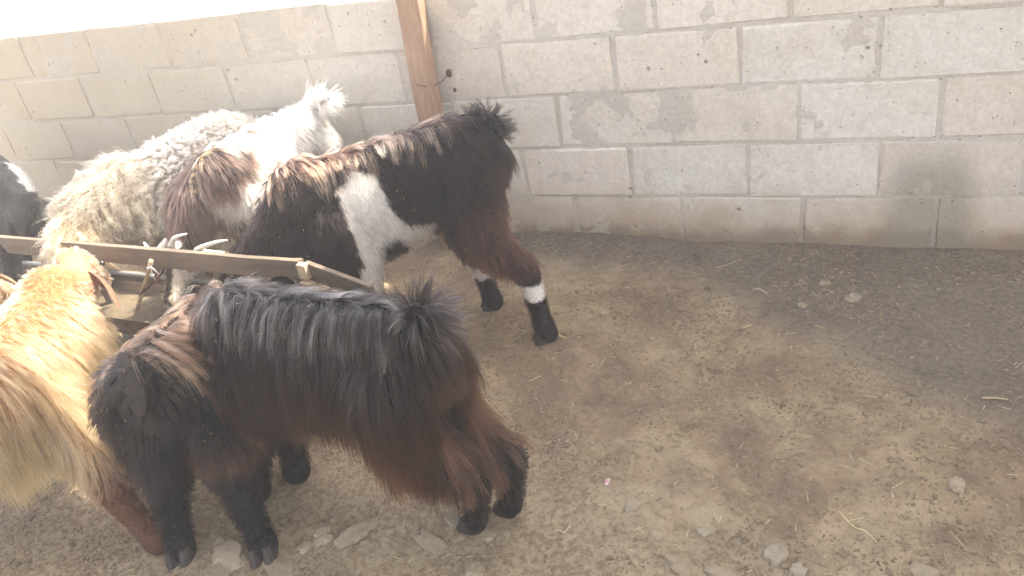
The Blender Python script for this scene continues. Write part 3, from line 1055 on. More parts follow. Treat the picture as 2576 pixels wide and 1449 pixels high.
def chaff(b, n, zmin=.3):
    """bits of straw and dust caught in the coat"""
    P, Nn = b.sample(n * 3)
    m = (P[:, 2] > zmin) & (Nn[:, 2] > -.2)
    P, Nn = P[m][:n], Nn[m][:n]
    bm = bmesh.new()
    for p, q in zip(P, Nn):
        c = Vector(p) + Vector(q) * .022 - b.base
        box(bm, c, (random.choice((.002, .004, .008)), .0011, .0007), Matrix.Rotation(random.uniform(0, 3), 3, 'Z') @ Matrix.Rotation(random.gauss(0, .5), 3, 'Y'))
    o = bm_obj('chaff', bm, M_straw, b.obj)
    o['kind'] = 'stuff'

def flank(b, W, Rp, off, pts):
    """outline points of a coat patch on the vertical plane of the near flank, as (distance along the body, height)"""
    n = b.side if (CAM - Rp).dot(b.side) > 0 else -b.side
    h3 = (W - Rp); h3.z = 0; h3.normalize(); n = Vector((n.x, n.y, 0)).normalized()
    o0 = Rp + n * off; out = []
    for x, y in pts:
        d = at(x, y, z=.5) - CAM
        q = CAM + d * ((o0 - CAM).dot(n) / d.dot(n))
        out.append(((q - Rp).dot(h3), q.z))
    return out

# ---- long haired black goat with its tail to the right (nearest, whole flank in view)
def black_long():
    foot_rn = gpt(1200, 1325); foot_rf = gpt(1287, 1285); foot_f = gpt(752, 1200)
    W = Vector((-.16, -1.40, .612)); Rp = Vector((.285, -1.45, .632))
    b = Beast((.1, -1.43, .02))
    hh = body_axis(b, W, Rp, .100, .150)
    s = b.side
    poll = Vector((-.315, -1.19, .455)); muz = Vector((-.40, -1.04, .32))
    b.sweep(W - UP * .09 + hh * .03, (.10, .085, .10), Vector((-.27, -1.27, .465)), (.072, .060, .072), 'neck', 6)
    b.sweep(Vector((-.27, -1.27, .465)), .060, poll, .052, 'neck', 3)
    head_shape(b, poll, muz, .056)
    hipn = Rp + s * .055 - UP * .16 - hh * .0; hipf = Rp - s * .055 - UP * .16
    if (foot_rn - hipn).length > (foot_rn - hipf).length: hipn, hipf = hipf, hipn
    for hip, ft in ((hipn, foot_rn), (hipf, foot_rf)):
        st = hip.lerp(ft, .40) + hh * .045; hk = Vector((ft.x, ft.y, 0)) - hh * .035 + UP * .20
        leg(b, hip, st, hk, ft, (.080, .056, .034, .027), 'thigh', 'shank')
    for hip, ft in ((W - UP * .18 + hh * -.02 - s * .05, foot_f), (W - UP * .18 + hh * -.02 + s * .05, Vector((-.24, -1.50, gz(-.24, -1.5))))):
        el = hip.lerp(ft, .35) - hh * .015; kn = hip.lerp(ft, .62) + hh * .012
        leg(b, hip, el, kn, ft, (.075, .056, .040, .032), 'shoulder', 'shank')
    b.sweep(Rp - UP * .05 - hh * .07, .038, Rp + Vector((.112, -.045, .022)), .028, 'tail', 5)
    o = b.build('goat')
    tag(o, 'long-haired black goat with reddish hem, shown side-on with its tail to the right', 'goat')
    def params(rn, P, Nn):
        n = len(P)
        t = np.clip((P - np.array(Rp[:])) @ np.array(hh[:]) / (W - Rp).length, -.3, 1.2)
        up = Nn[:, 2]
        qq = (P - np.array(Rp[:])) @ np.array(s[:]); cs = 1.0 if (CAM - Rp).dot(s) > 0 else -1.0
        sidev = (np.tanh((qq + cs * .022) / .03))[:, None] * np.array(s[:])[None]
        back = -np.array(hh[:])[None]
        down = np.array([[0, 0, -1.0]])
        if rn == 'torso' or rn == 'neck':
            mane = np.clip((up - .35) / .4, 0, 1)
            L = .17 * (1 - mane) + .105 * mane
            L = L * np.clip(1.15 - .35 * t, .7, 1.25)
            L = np.where(up < -.4, .07, L)
            L = np.where((P[:, 2] < .36) & (t > .55), .10, L)
            L = np.where(t < -.08, L * .4, L)
            D = down * 1.1 + sidev * (.9 * mane)[:, None] + back * (.25 + .25 * mane)[:, None]
            return L, .10 + .14 * mane, 1.3, D
        if rn == 'thigh':
            L = np.clip(.075 + (P[:, 2] - .2) * .6, .075, .20)
            return L, .14, 1.2, down + back * .18
        if rn == 'shoulder':
            L = np.where(P[:, 2] > .38, .13, .035)
            return L, .1, 1.2, down + back * .15
        if rn == 'tail':
            D = np.array([[.9, -.25, .30]]) + rng.normal(0, .30, (n, 3))
            return np.full(n, .080), .75, .45, D
        if rn == 'head':
            return np.full(n, .016), .2, .1, np.tile(np.array(((muz - poll).normalized())[:])[None] * .6, (n, 1))
        return np.full(n, .014), .3, .6, np.tile(down + back * .2, (n, 1))
    def colorf(P, Nn, L):
        n = len(P)
        base = np.tile(col(.011, .0095, .0095), (n, 1)); tip = np.tile(col(.022, .015, .013), (n, 1))
        # reddish sun-bleached hair low on the flank and on the hind skirts
        k = np.clip((.56 - P[:, 2]) / .22, 0, 1) * np.clip((P[:, 0] + .22) / .25, 0, 1)
        st = np.array([mn.noise(Vector((p[0] * 42, p[1] * 42, p[2] * 3.5))) for p in P])
        k = (k * (L > .045) * np.clip(.62 + st * 1.5, .08, 1.15) * rng.uniform(.55, 1.2, n))[:, None]
        k = np.clip(k, 0, 1)
        tip = tip * (1 - k) + col(.20, .085, .048) * k
        base = base * (1 - k * .75) + col(.05, .024, .017) * k * .75
        k2 = (rng.random(n) < .16)[:, None] * np.clip((P[:, 2] - .56) / .05, 0, 1)[:, None]
        tip = tip * (1 - k2) + col(.30, .26, .24) * k2  # pale tips on the back paint its silver sky sheen
        return base, tip
    paint_skin(b, colorf, .7)
    rebase(b)
    groom(b, params, colorf, 7000, 62000, .00046, 10, mat=M_hair_dark, clump=.66, stray=.04, dis_w=.7)
    mane_hairs(b, W, Rp, .045, 2000, .13, (.03, .027, .026), (.33, .30, .28), -.1, 1.15, rad=.00042, mat=M_hair_dark)  # silver strands colour the same sheen along the back line
    chaff(b, 90)
    for ft in (foot_rn, foot_rf, foot_f): hooves(b, ft, hh)
    ear(b, (-.275, -1.165, .485), (-.175, -1.175, .495), .026, (0, .4, 1), (.03, .024, .022))
    ear(b, (-.36, -1.21, .46), (-.43, -1.25, .40), .026, (0, .4, 1), (.03, .024, .022))
    eyes(b, [(-.385, -1.14, .42), (-.30, -1.11, .41)])
    return b

# ---- black goat seen from behind, sun on its right flank painted as copper hair tips
def black_behind():
    f1 = gpt(462, 1392); f2 = gpt(668, 1385)
    W = Vector((-.445, -1.265, .480)); Rp = Vector((-.300, -1.575, .565))
    b = Beast((-.34, -1.45, .02))
    hh = body_axis(b, W, Rp, .108, .130)
    s = b.side
    poll = Vector((-.50, -1.09, .345)); muz = Vector((-.56, -.97, .24))
    b.sweep(W - UP * .09 + hh * .03, (.095, .08, .10), Vector((-.485, -1.15, .375)), (.060, .052, .062), 'neck', 6)
    head_shape(b, poll, muz, .052)
    for ft in (f1, f2):
        base_ = Rp - UP * .16 + hh * .03
        sg = 1 if (ft - base_).dot(s) > 0 else -1
        hip = base_ + s * sg * .062
        st = hip.lerp(ft, .42) + hh * .02; hk = hip.lerp(ft, .66) - hh * .01
        leg(b, hip, st, hk, ft, (.092, .066, .038, .032), 'thigh', 'shank')
    for sg in (-1, 1):
        hip = W + s * sg * .05 - UP * .17
        ft = Vector((hip.x, hip.y, 0)); ft.z = gz(ft.x, ft.y)
        leg(b, hip, hip.lerp(ft, .36) - hh * .01, hip.lerp(ft, .62) + hh * .01, ft, (.07, .05, .032, .026), 'shoulder', 'shank')
    t0 = Rp - UP * .03 - hh * .07; t1 = at(262, 960, z=.50); t2 = at(285, 1050, z=.42)
    b.sweep(t0, .040, t0.lerp(t1, .6), .034, 'tail', 4); b.sweep(t0.lerp(t1, .6), .034, t2, .026, 'tail', 5)
    o = b.build('goat')
    tag(o, 'black goat seen from behind, copper sunlight coloured into its right flank, bare tail underside', 'goat')
    def params(rn, P, Nn):
        n = len(P); up = Nn[:, 2]
        qq = (P - np.array(Rp[:])) @ np.array(s[:]); cs = 1.0 if (CAM - Rp).dot(s) > 0 else -1.0
        sidev = (np.tanh((qq + cs * .022) / .03))[:, None] * np.array(s[:])[None]
        down = np.array([[0, 0, -1.0]]); back = -np.array(hh[:])[None]
        if rn in ('torso', 'neck'):
            mane = np.clip((up - .35) / .4, 0, 1)
            L = .150 * (1 - mane) + .075 * mane
            L = np.where(P[:, 2] < .28, .08, L)
            rr = (P - np.array(Rp[:])) @ np.array(hh[:])
            L = np.where(rr < -.015, .032, L)
            return L, .07 + .12 * mane, 1.3, down * .85 + sidev * (.8 * mane)[:, None] + back * .42
        if rn == 'thigh':
            L = np.clip((P[:, 2] - .17) * .62, .02, .16)
            L = np.where((Nn @ np.array(hh[:]) < -.55) & (P[:, 2] > .33), .03, L)
            return L, .10, 1.2, down + back * .12
        if rn == 'shoulder': return np.where(P[:, 2] > .3, .10, .02), .1, 1.2, down
        if rn == 'tail': return np.full(n, .060), .45, .7, np.array([[-.75, -.25, -.35]]) + rng.normal(0, .25, (n, 3))
        if rn == 'head': return np.full(n, .014), .25, .1, np.tile(back, (n, 1))
        return np.full(n, .014), .3, .6, np.tile(down, (n, 1))
    def colorf(P, Nn, L):
        n = len(P)
        base = np.tile(col(.010, .009, .009), (n, 1)); tip = np.tile(col(.020, .016, .015), (n, 1))
        q = (P - np.array(Rp[:])) @ np.array(s[:]) * (1 if s.x > 0 else -1)
        k = np.clip((q + .035) / .05, 0, 1) * np.clip((P[:, 2] - .24) / .06, 0, 1) * np.clip((P[:, 1] + 1.64) / .05, 0, 1)
        nz = np.array([mn.noise(Vector(p) * 14) for p in P])
        k = (k * np.clip(.6 + nz * 1.3, 0, 1) * (L > .04) * rng.uniform(.2, 1, n))[:, None]
        tip = tip * (1 - k) + col(.36, .15, .065) * k  # copper tips put the sunlight of this flank into the colour
        base = base * (1 - k * .6) + col(.06, .028, .018) * k * .6
        return base, tip
    paint_skin(b, colorf, .7); rebase(b)
    groom(b, params, colorf, 6000, 52000, .00046, 10, mat=M_hair_dark, clump=.7, stray=.04, dis_w=.6)
    mane_hairs(b, W, Rp, .06, 3600, .13, (.05, .03, .022), (.42, .20, .10), -.1, 1.3, rad=.00045)
    chaff(b, 80)
    for ft in (f1, f2): hooves(b, ft + Vector((0, 0, 0)), Vector((.35, -.75, 0)), .027)
    h0 = at(358, 1035, z=.482); h1 = at(342, 985, z=.525); h2 = at(324, 935, z=.562); h3 = at(309, 890, z=.585)
    horn(b, [h3, h2, h1, h0 + (h0 - h1) * .2], .021, M_tailskin, .75, name='bare_tail_skin')
    return b

# ---- golden brown goat seen from behind
def golden():
    W = Vector((-.955, -1.32, .55)); Rp = Vector((-.765, -1.68, .545))
    b = Beast((-.8, -1.55, .02))
    hh = body_axis(b, W, Rp, .145, .150)
    s = b.side
    poll = Vector((-1.12, -1.075, .462)); muz = Vector((-1.22, -.93, .32))
    b.sweep(W - UP * .09 + hh * .05, (.105, .10, .11), Vector((-.99, -1.18, .455)), (.062, .056, .066), 'neck', 6)
    b.sweep(Vector((-.99, -1.18, .455)), .055, poll, .050, 'neck', 4)
    head_shape(b, poll, muz, .060)
    f_r = gpt(408, 1375)
    hipr = Rp + (-s if (-s).x > 0 else s) * .085 - UP * .19 + hh * .06
    leg(b, hipr, hipr.lerp(f_r, .40) + hh * .02, hipr.lerp(f_r, .66) + Vector((-.02, 0, 0)), f_r, (.088, .064, .040, .032), 'thigh', 'shank')
    for q in (Vector((-.93, -1.86, 0)),):
        ft = Vector((q.x, q.y, gz(q.x, q.y))); hip = Rp - UP * .17 - Vector((.06, 0, 0))
        leg(b, hip, hip.lerp(ft, .4) + hh * .04, ft - hh * .03 + UP * .19, ft, (.085, .055, .03, .022), 'thigh', 'shank')
    for sg in (-1, 1):
        hip = W - UP * .19 + s * sg * .06; ft = Vector((hip.x, hip.y - .02, gz(hip.x, hip.y)))
        leg(b, hip, hip.lerp(ft, .36) - hh * .015, hip.lerp(ft, .62) + hh * .01, ft, (.07, .048, .03, .022), 'shoulder', 'shank')
    b.sweep(Rp - UP * .03 - hh * .06, .034, Rp - hh * .135 - UP * .06, .024, 'tail', 4)
    o = b.build('goat')
    tag(o, 'golden brown long-haired goat at the left edge, back blazing in the sun', 'goat')
    def params(rn, P, Nn):
        n = len(P); up = Nn[:, 2]
        qq = (P - np.array(Rp[:])) @ np.array(s[:]); cs = 1.0 if (CAM - Rp).dot(s) > 0 else -1.0
        sidev = (np.tanh((qq + cs * .022) / .03))[:, None] * np.array(s[:])[None]
        down = np.array([[0, 0, -1.0]]); back = -np.array(hh[:])[None]
        if rn in ('torso', 'neck'):
            mane = np.clip((up - .35) / .4, 0, 1)
            t = np.clip((P - np.array(Rp[:])) @ np.array(hh[:]) / (W - Rp).length, -.3, 1.6)
            L = (.15 * (1 - mane) + .075 * mane) * np.clip(1.15 - .80 * t, .25, 1.15)
            L = L * np.clip(1 - (P[:, 1] + 1.27) / .12, .15, 1)
            return L, .08 + .10 * mane, 1.1, down * .8 + back * .75 + sidev * (.45 * mane)[:, None]
        if rn == 'thigh':
            return np.clip(.04 + (P[:, 2] - .2) * .55, .03, .16), .12, 1.2, down + back * .25
        if rn == 'shoulder': return np.full(n, .05), .12, 1.2, down
        if rn == 'tail': return np.full(n, .09), .45, .9, np.array([[.35, -.4, -.1]]) + rng.normal(0, .3, (n, 3))
        if rn == 'head': return np.full(n, .014), .25, .1, np.tile(back, (n, 1))
        return np.full(n, .012), .25, .6, np.tile(down, (n, 1))
    def colorf(P, Nn, L):
        n = len(P)
        nz = np.array([mn.noise(Vector(p) * 7) for p in P])[:, None] * .5 + .5
        base = col(.25, .115, .045) * (1 - nz) + col(.32, .175, .075) * nz
        tip = col(.37, .205, .085) * (1 - nz) + col(.48, .315, .155) * nz
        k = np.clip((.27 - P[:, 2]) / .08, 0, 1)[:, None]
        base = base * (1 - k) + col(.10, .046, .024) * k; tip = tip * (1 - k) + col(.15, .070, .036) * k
        k = np.clip((P[:, 1] + 1.22) / .06, 0, 1)[:, None]
        base = base * (1 - k) + col(.38, .21, .11) * k; tip = tip * (1 - k) + col(.48, .31, .18) * k
        return base, tip
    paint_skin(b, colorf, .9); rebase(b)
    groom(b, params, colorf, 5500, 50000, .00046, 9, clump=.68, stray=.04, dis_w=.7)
    hooves(b, f_r, hh, .024)
    e0 = at(208, 682, z=.475); e1 = at(262, 745, z=.45); e2 = at(300, 775, z=.425)
    chaff(b, 60)
    ear(b, e0, e2, .036, (.2, -.3, .8), (.34, .19, .12))
    e0 = Vector((-1.15, -1.13, .455))
    ear(b, e0, e0 + Vector((-.13, -.03, -.08)), .034, (.2, -.3, .8), (.50, .30, .20))
    eyes(b, [(-1.10, -.99, .425), (-1.19, -1.04, .425)])
    return b

# ---- dark brown goat with a white side patch, in the middle
def patched():
    fr = gpt(1378, 852); ff = gpt(1243, 772)
    W = Vector((-.36, -.745, .660)); Rp = Vector((.03, -.50, .705))
    b = Beast((-.15, -.62, .02))
    hh = body_axis(b, W, Rp, .125, .190)
    s = b.side
    poll = Vector((-.63, -.87, .375)); muz = Vector((-.70, -.95, .235))
    b.sweep(W - UP * .10 + hh * .04, (.115, .10, .12), Vector((-.505, -.825, .44)), (.085, .072, .09), 'neck', 6)
    b.sweep(Vector((-.505, -.825, .44)), .074, poll, .058, 'neck', 4)
    b.sweep(W - UP * .22 - hh * .02, (.10, .115, .15), W - UP * .20 + hh * .10 , (.075, .09, .13), 'torso', 4, head=hh)
    head_shape(b, poll, muz, .058)
    hips = [Rp + s * .06 - UP * .17, Rp - s * .06 - UP * .17]
    hips.sort(key=lambda q: (q - fr).length)
    for hip, ft in zip(hips, (fr, ff)):
        hk = ft + Vector((-.02, 0, .0)) - hh * .0 + UP * .20
        if ft is fr: hk = ft.lerp(hip, .40) - hh * .035
        st = hip.lerp(ft, .40) + hh * .04
        leg(b, hip, st, hk, ft, (.100, .066, .040, .031), 'thigh', 'shank')
    for sg, q in ((1, gpt(945, 800)), (-1, gpt(905, 735))):
        hip = W - UP * .19 - hh * .03 + s * sg * .055
        ft = Vector((hip.x + .10, hip.y - .01, 0)); ft.z = gz(ft.x, ft.y)
        leg(b, hip, hip.lerp(ft, .34) - hh * .01, hip.lerp(ft, .62) + hh * .01, ft, (.092, .062, .038, .030), 'shoulder', 'shank')
    b.sweep(Rp - UP * .06 - hh * .05, .050, at(1228, 325, Y=-.44), .056, 'tail', 4)
    o = b.build('goat')
    tag(o, 'dark brown goat with a large white shoulder patch and a white-banded hind leg', 'goat')
    patch = flank(b, W, Rp, .135, ((885, 448), (945, 452), (985, 535), (1030, 575), (1095, 572), (1100, 690), (1045, 668), (1005, 612), (965, 640), (985, 760), (922, 760), (900, 630), (848, 500)))
    def params(rn, P, Nn):
        n = len(P); up = Nn[:, 2]
        qq = (P - np.array(Rp[:])) @ np.array(s[:]); cs = 1.0 if (CAM - Rp).dot(s) > 0 else -1.0
        sidev = (np.tanh((qq + cs * .022) / .03))[:, None] * np.array(s[:])[None]
        down = np.array([[0, 0, -1.0]]); back = -np.array(hh[:])[None]
        if rn in ('torso', 'neck'):
            mane = np.exp(-((qq + cs * .01) / .040) ** 2) * (up > 0)
            t = np.clip((P - np.array(Rp[:])) @ np.array(hh[:]) / (W - Rp).length, -.3, 1.6)
            L = .028 * (1 - mane) + .080 * mane
            L = np.where(t < .12, L + .02, L)
            if rn == 'neck': L = L * .75
            return L, .06 + .22 * mane, 1.2, down * .9 + back * .5 + sidev * (.8 * mane)[:, None]
        if rn == 'thigh': return np.where(P[:, 2] > .24, .055, .018), .14, 1.2, down + back * .35
        if rn == 'shoulder': return np.full(n, .035), .12, 1.2, down + back * .2
        if rn == 'tail': return np.full(n, .055), 1.6, .05, np.array([[.1, .05, .1]]) + rng.normal(0, .5, (n, 3))
        if rn == 'head': return np.full(n, .014), .25, .1, np.tile(back, (n, 1))
        return np.full(n, .011), .3, .6, np.tile(down, (n, 1))
    def colorf(P, Nn, L):
        n = len(P)
        base = np.tile(col(.010, .0062, .0055), (n, 1)); tip = np.tile(col(.018, .010, .0085), (n, 1))
        mane = np.exp(-(((P - np.array(Rp[:])) @ np.array(s[:])) / .045) ** 2) * (P[:, 2] > .5) * np.clip((.04 - P[:, 0]) / .1, 0, 1)
        k = (mane * (rng.random(n) < .2))[:, None] * rng.uniform(.3, 1, (n, 1))
        tip = tip * (1 - k) + col(.72, .46, .28) * k; base = base * (1 - k * .8) + col(.20, .085, .045) * k * .8  # golden tips along the spine paint the sun glow into the hair
        kt = (np.linalg.norm(P - np.array(at(1226, 332, Y=-.44)[:]), axis=1) < .085)
        base[kt] = col(.010, .009, .009); tip[kt] = col(.018, .015, .014)
        # reddish hair behind the thigh
        k = np.clip((P[:, 0] - .04) / .08, 0, 1)[:, None] * np.clip((.50 - P[:, 2]) / .08, 0, 1)[:, None] * (P[:, 2] > .22)[:, None] * rng.uniform(.2, 1, (n, 1))
        tip = tip * (1 - k) + col(.20, .075, .05) * k; base = base * (1 - k * .6) + col(.09, .036, .026) * k * .6
        jx = np.array([mn.noise(Vector(p) * 40) for p in P]) * .012
        w = in_poly((P - np.array(Rp[:])) @ np.array(hh[:]) + jx, P[:, 2] + jx, patch) & ((P - np.array(Rp[:])) @ np.array(s[:]) * (1 if s.y < 0 else -1) > -.01)
        # white band above the hind fetlock
        dl = np.minimum(np.linalg.norm(P[:, :2] - np.array([fr.x, fr.y]), axis=1), np.linalg.norm(P[:, :2] - np.array([ff.x, ff.y]), axis=1))
        bz = P[:, 2] + jx
        w |= (dl < .10) & (bz > .150) & (bz < .200)
        base[w] = col(.70, .66, .61); tip[w] = col(.84, .80, .76)
        return base, tip
    paint_skin(b, colorf, .8); rebase(b)
    groom(b, params, colorf, 6000, 64000, .00046, 8, mat=M_hair_dark, clump=.4, stray=.03, dis_w=.35)
    mane_hairs(b, W, Rp, .026, 800, .115, (.08, .036, .025), (.58, .35, .21), .1, 1.1, lift=.7, rad=.00045)  # light-coloured strands that carry the painted sun glow further
    mane_hairs(b, W, Rp, .040, 1300, .075, (.12, .05, .03), (.45, .20, .11), .7, 1.35, lift=.6)
    chaff(b, 60)
    for ft in (fr, ff): hooves(b, ft, hh, .024)
    r0 = at(470, 690, z=.36); 
    horn(b, [poll + Vector((-.01, .0, .02)), at(500, 632, Y=-.915), at(535, 612, Y=-.915), at(572, 604, Y=-.90)], .019, M_hornl, .7)
    horn(b, [poll + Vector((-.05, -.02, .02)), poll + Vector((-.09, .0, .02)), poll + Vector((-.12, .04, .0))], .015, M_hornl, .7)
    ear(b, poll + Vector((.03, -.045, 0)), poll + Vector((.09, -.12, -.04)), .028, (0, .3, 1), (.04, .026, .022))
    ear(b, poll + Vector((-.055, .03, 0)), poll + Vector((-.10, .10, -.05)), .028, (0, .3, 1), (.04, .026, .022))
    eyes(b, [(-.625, -.94, .32), (-.705, -.895, .32)])
    return b

# ---- white goat with a brown neck, between the sheep and the dark goat
def white_brown():
    W = Vector((-.81, -.615, .668)); Rp = Vector((-.755, -.225, .680))
    b = Beast((-.78, -.42, .02))
    hh = body_axis(b, W, Rp, .118, .150)
    s = b.side
    poll = Vector((-.925, -.795, .385)); muz = Vector((-.945, -.925, .25))
    b.sweep(W - UP * .10 + hh * .03, (.11, .095, .115), Vector((-.895, -.735, .51)), (.085, .075, .085), 'neck', 6)
    b.sweep(Vector((-.885, -.745, .50)), .075, poll, .056, 'neck', 4)
    head_shape(b, poll, muz, .058)
    for sg in (-1, 1):
        hip = W - UP * .19 + s * sg * .055; ft = Vector((hip.x, hip.y + .02, gz(hip.x, hip.y)))
        leg(b, hip, hip.lerp(ft, .34) - hh * .02, hip.lerp(ft, .62) + hh * .01, ft, (.075, .052, .031, .023), 'shoulder', 'shank')
        hip = Rp - UP * .17 + s * sg * .055; ft = Vector((hip.x, hip.y + .05, gz(hip.x, hip.y)))
        leg(b, hip, hip.lerp(ft, .4) + hh * .04, ft - hh * .03 + UP * .19, ft, (.085, .055, .03, .022), 'thigh', 'shank')
    tb = Rp - hh * .07 - UP * .03
    b.sweep(tb, .03, at(825, 245, z=.70), .018, 'tail', 4)
    o = b.build('goat')
    tag(o, 'white-bodied goat with brown neck and raised pale tail, right of the woolly sheep', 'goat')
    brown = flank(b, W, Rp, .12, ((655, 330), (655, 400), (640, 440), (610, 490), (560, 497), (522, 497), (520, 540), (560, 585), (585, 640), (585, 800), (250, 800), (250, 300), (600, 250)))
    def params(rn, P, Nn):
        n = len(P); up = Nn[:, 2]
        qq = (P - np.array(Rp[:])) @ np.array(s[:]); cs = 1.0 if (CAM - Rp).dot(s) > 0 else -1.0
        sidev = (np.tanh((qq + cs * .022) / .03))[:, None] * np.array(s[:])[None]
        down = np.array([[0, 0, -1.0]]); back = -np.array(hh[:])[None]
        if rn in ('torso', 'neck'):
            mane = np.exp(-(qq / .035) ** 2) * (up > 0)
            L = .060 * (1 - mane) + .085 * mane
            return L, .10 + .25 * mane, 1.1, down * .9 + back * .2 + sidev * (.8 * mane)[:, None]
        if rn == 'thigh': return np.full(n, .06), .15, 1.2, down + back * .3
        if rn == 'shoulder': return np.full(n, .04), .12, 1.2, down
        if rn == 'tail': return np.full(n, .085), .7, .28, np.array([[.7, .1, .25]]) + rng.normal(0, .35, (n, 3))
        if rn == 'head': return np.full(n, .016), .25, .1, np.tile(back, (n, 1))
        return np.full(n, .015), .3, .6, np.tile(down, (n, 1))
    def colorf(P, Nn, L):
        n = len(P)
        nz = np.array([mn.noise(Vector(p) * 9) for p in P])[:, None] * .5 + .5
        base = col(.42, .37, .31) * (1 - nz) + col(.53, .50, .46) * nz; tip = col(.56, .53, .49) + np.zeros((n, 1))
        jx = np.array([mn.noise(Vector(p) * 30) for p in P]) * .02
        thr = -.47 - np.clip(.66 - P[:, 2], 0, .3) * 1.05
        qs = (P - np.array(Rp[:])) @ np.array(s[:]) * (1 if s.x > 0 else -1)
        w = np.where(qs > .02, in_poly((P - np.array(Rp[:])) @ np.array(hh[:]) + jx, P[:, 2] + jx, brown), P[:, 1] + jx < -.45)
        base[w] = col(.030, .015, .011); tip[w] = col(.058, .029, .020)
        # yellowish mane hairs over the withers
        m = (np.abs((P - np.array(Rp[:])) @ np.array(s[:])) < .02) & (P[:, 2] > .55) & (P[:, 1] < -.34) & (rng.random(n) < .3)
        base[m] = col(.34, .25, .13); tip[m] = col(.62, .55, .38)
        # thin brown hairs at the rump
        m = (P[:, 1] > -.22) & (rng.random(n) < .12)
        tip[m] = col(.30, .20, .13)
        # blazed face
        hd = (np.linalg.norm(P - np.array(poll[:]), axis=1) < .23) & (P[:, 2] < .43)
        q = (P - np.array(poll[:])) @ np.array(s[:])
        st = hd & (np.abs(np.abs(q) - .028) < .014)
        base[hd] = col(.05, .032, .026); tip[hd] = col(.06, .04, .03)
        base[st] = col(.62, .56, .48); tip[st] = col(.72, .66, .58)
        return base, tip
    paint_skin(b, colorf, .95); rebase(b)
    groom(b, params, colorf, 5000, 50000, .00046, 8, clump=.55, stray=.04, dis_w=.5)
    mane_hairs(b, W, Rp, .025, 2400, .095, (.30, .22, .12), (.66, .60, .45), .45, 1.1, lift=.6)
    h0 = poll + Vector((.02, -.03, .04))
    horn(b, [h0, at(434, 625, Y=-.895), at(438, 600, Y=-.895), at(470, 588, Y=-.89)], .019, M_hornl, .8)
    h0 = poll + Vector((-.035, -.03, .04))
    horn(b, [h0, at(384, 645, Y=-.885), at(372, 626, Y=-.885), at(362, 609, Y=-.88)], .018, M_hornl, .8)
    ear(b, poll + Vector((-.05, -.01, 0)), at(350, 745, z=.30), .042, (.5, -.6, .1), (.15, .085, .06))
    ear(b, poll + Vector((.05, -.01, 0)), poll + Vector((.13, -.06, -.08)), .036, (0, .3, 1), (.14, .075, .05))
    eyes(b, [(-.895, -.875, .35), (-.985, -.865, .35)])
    return b

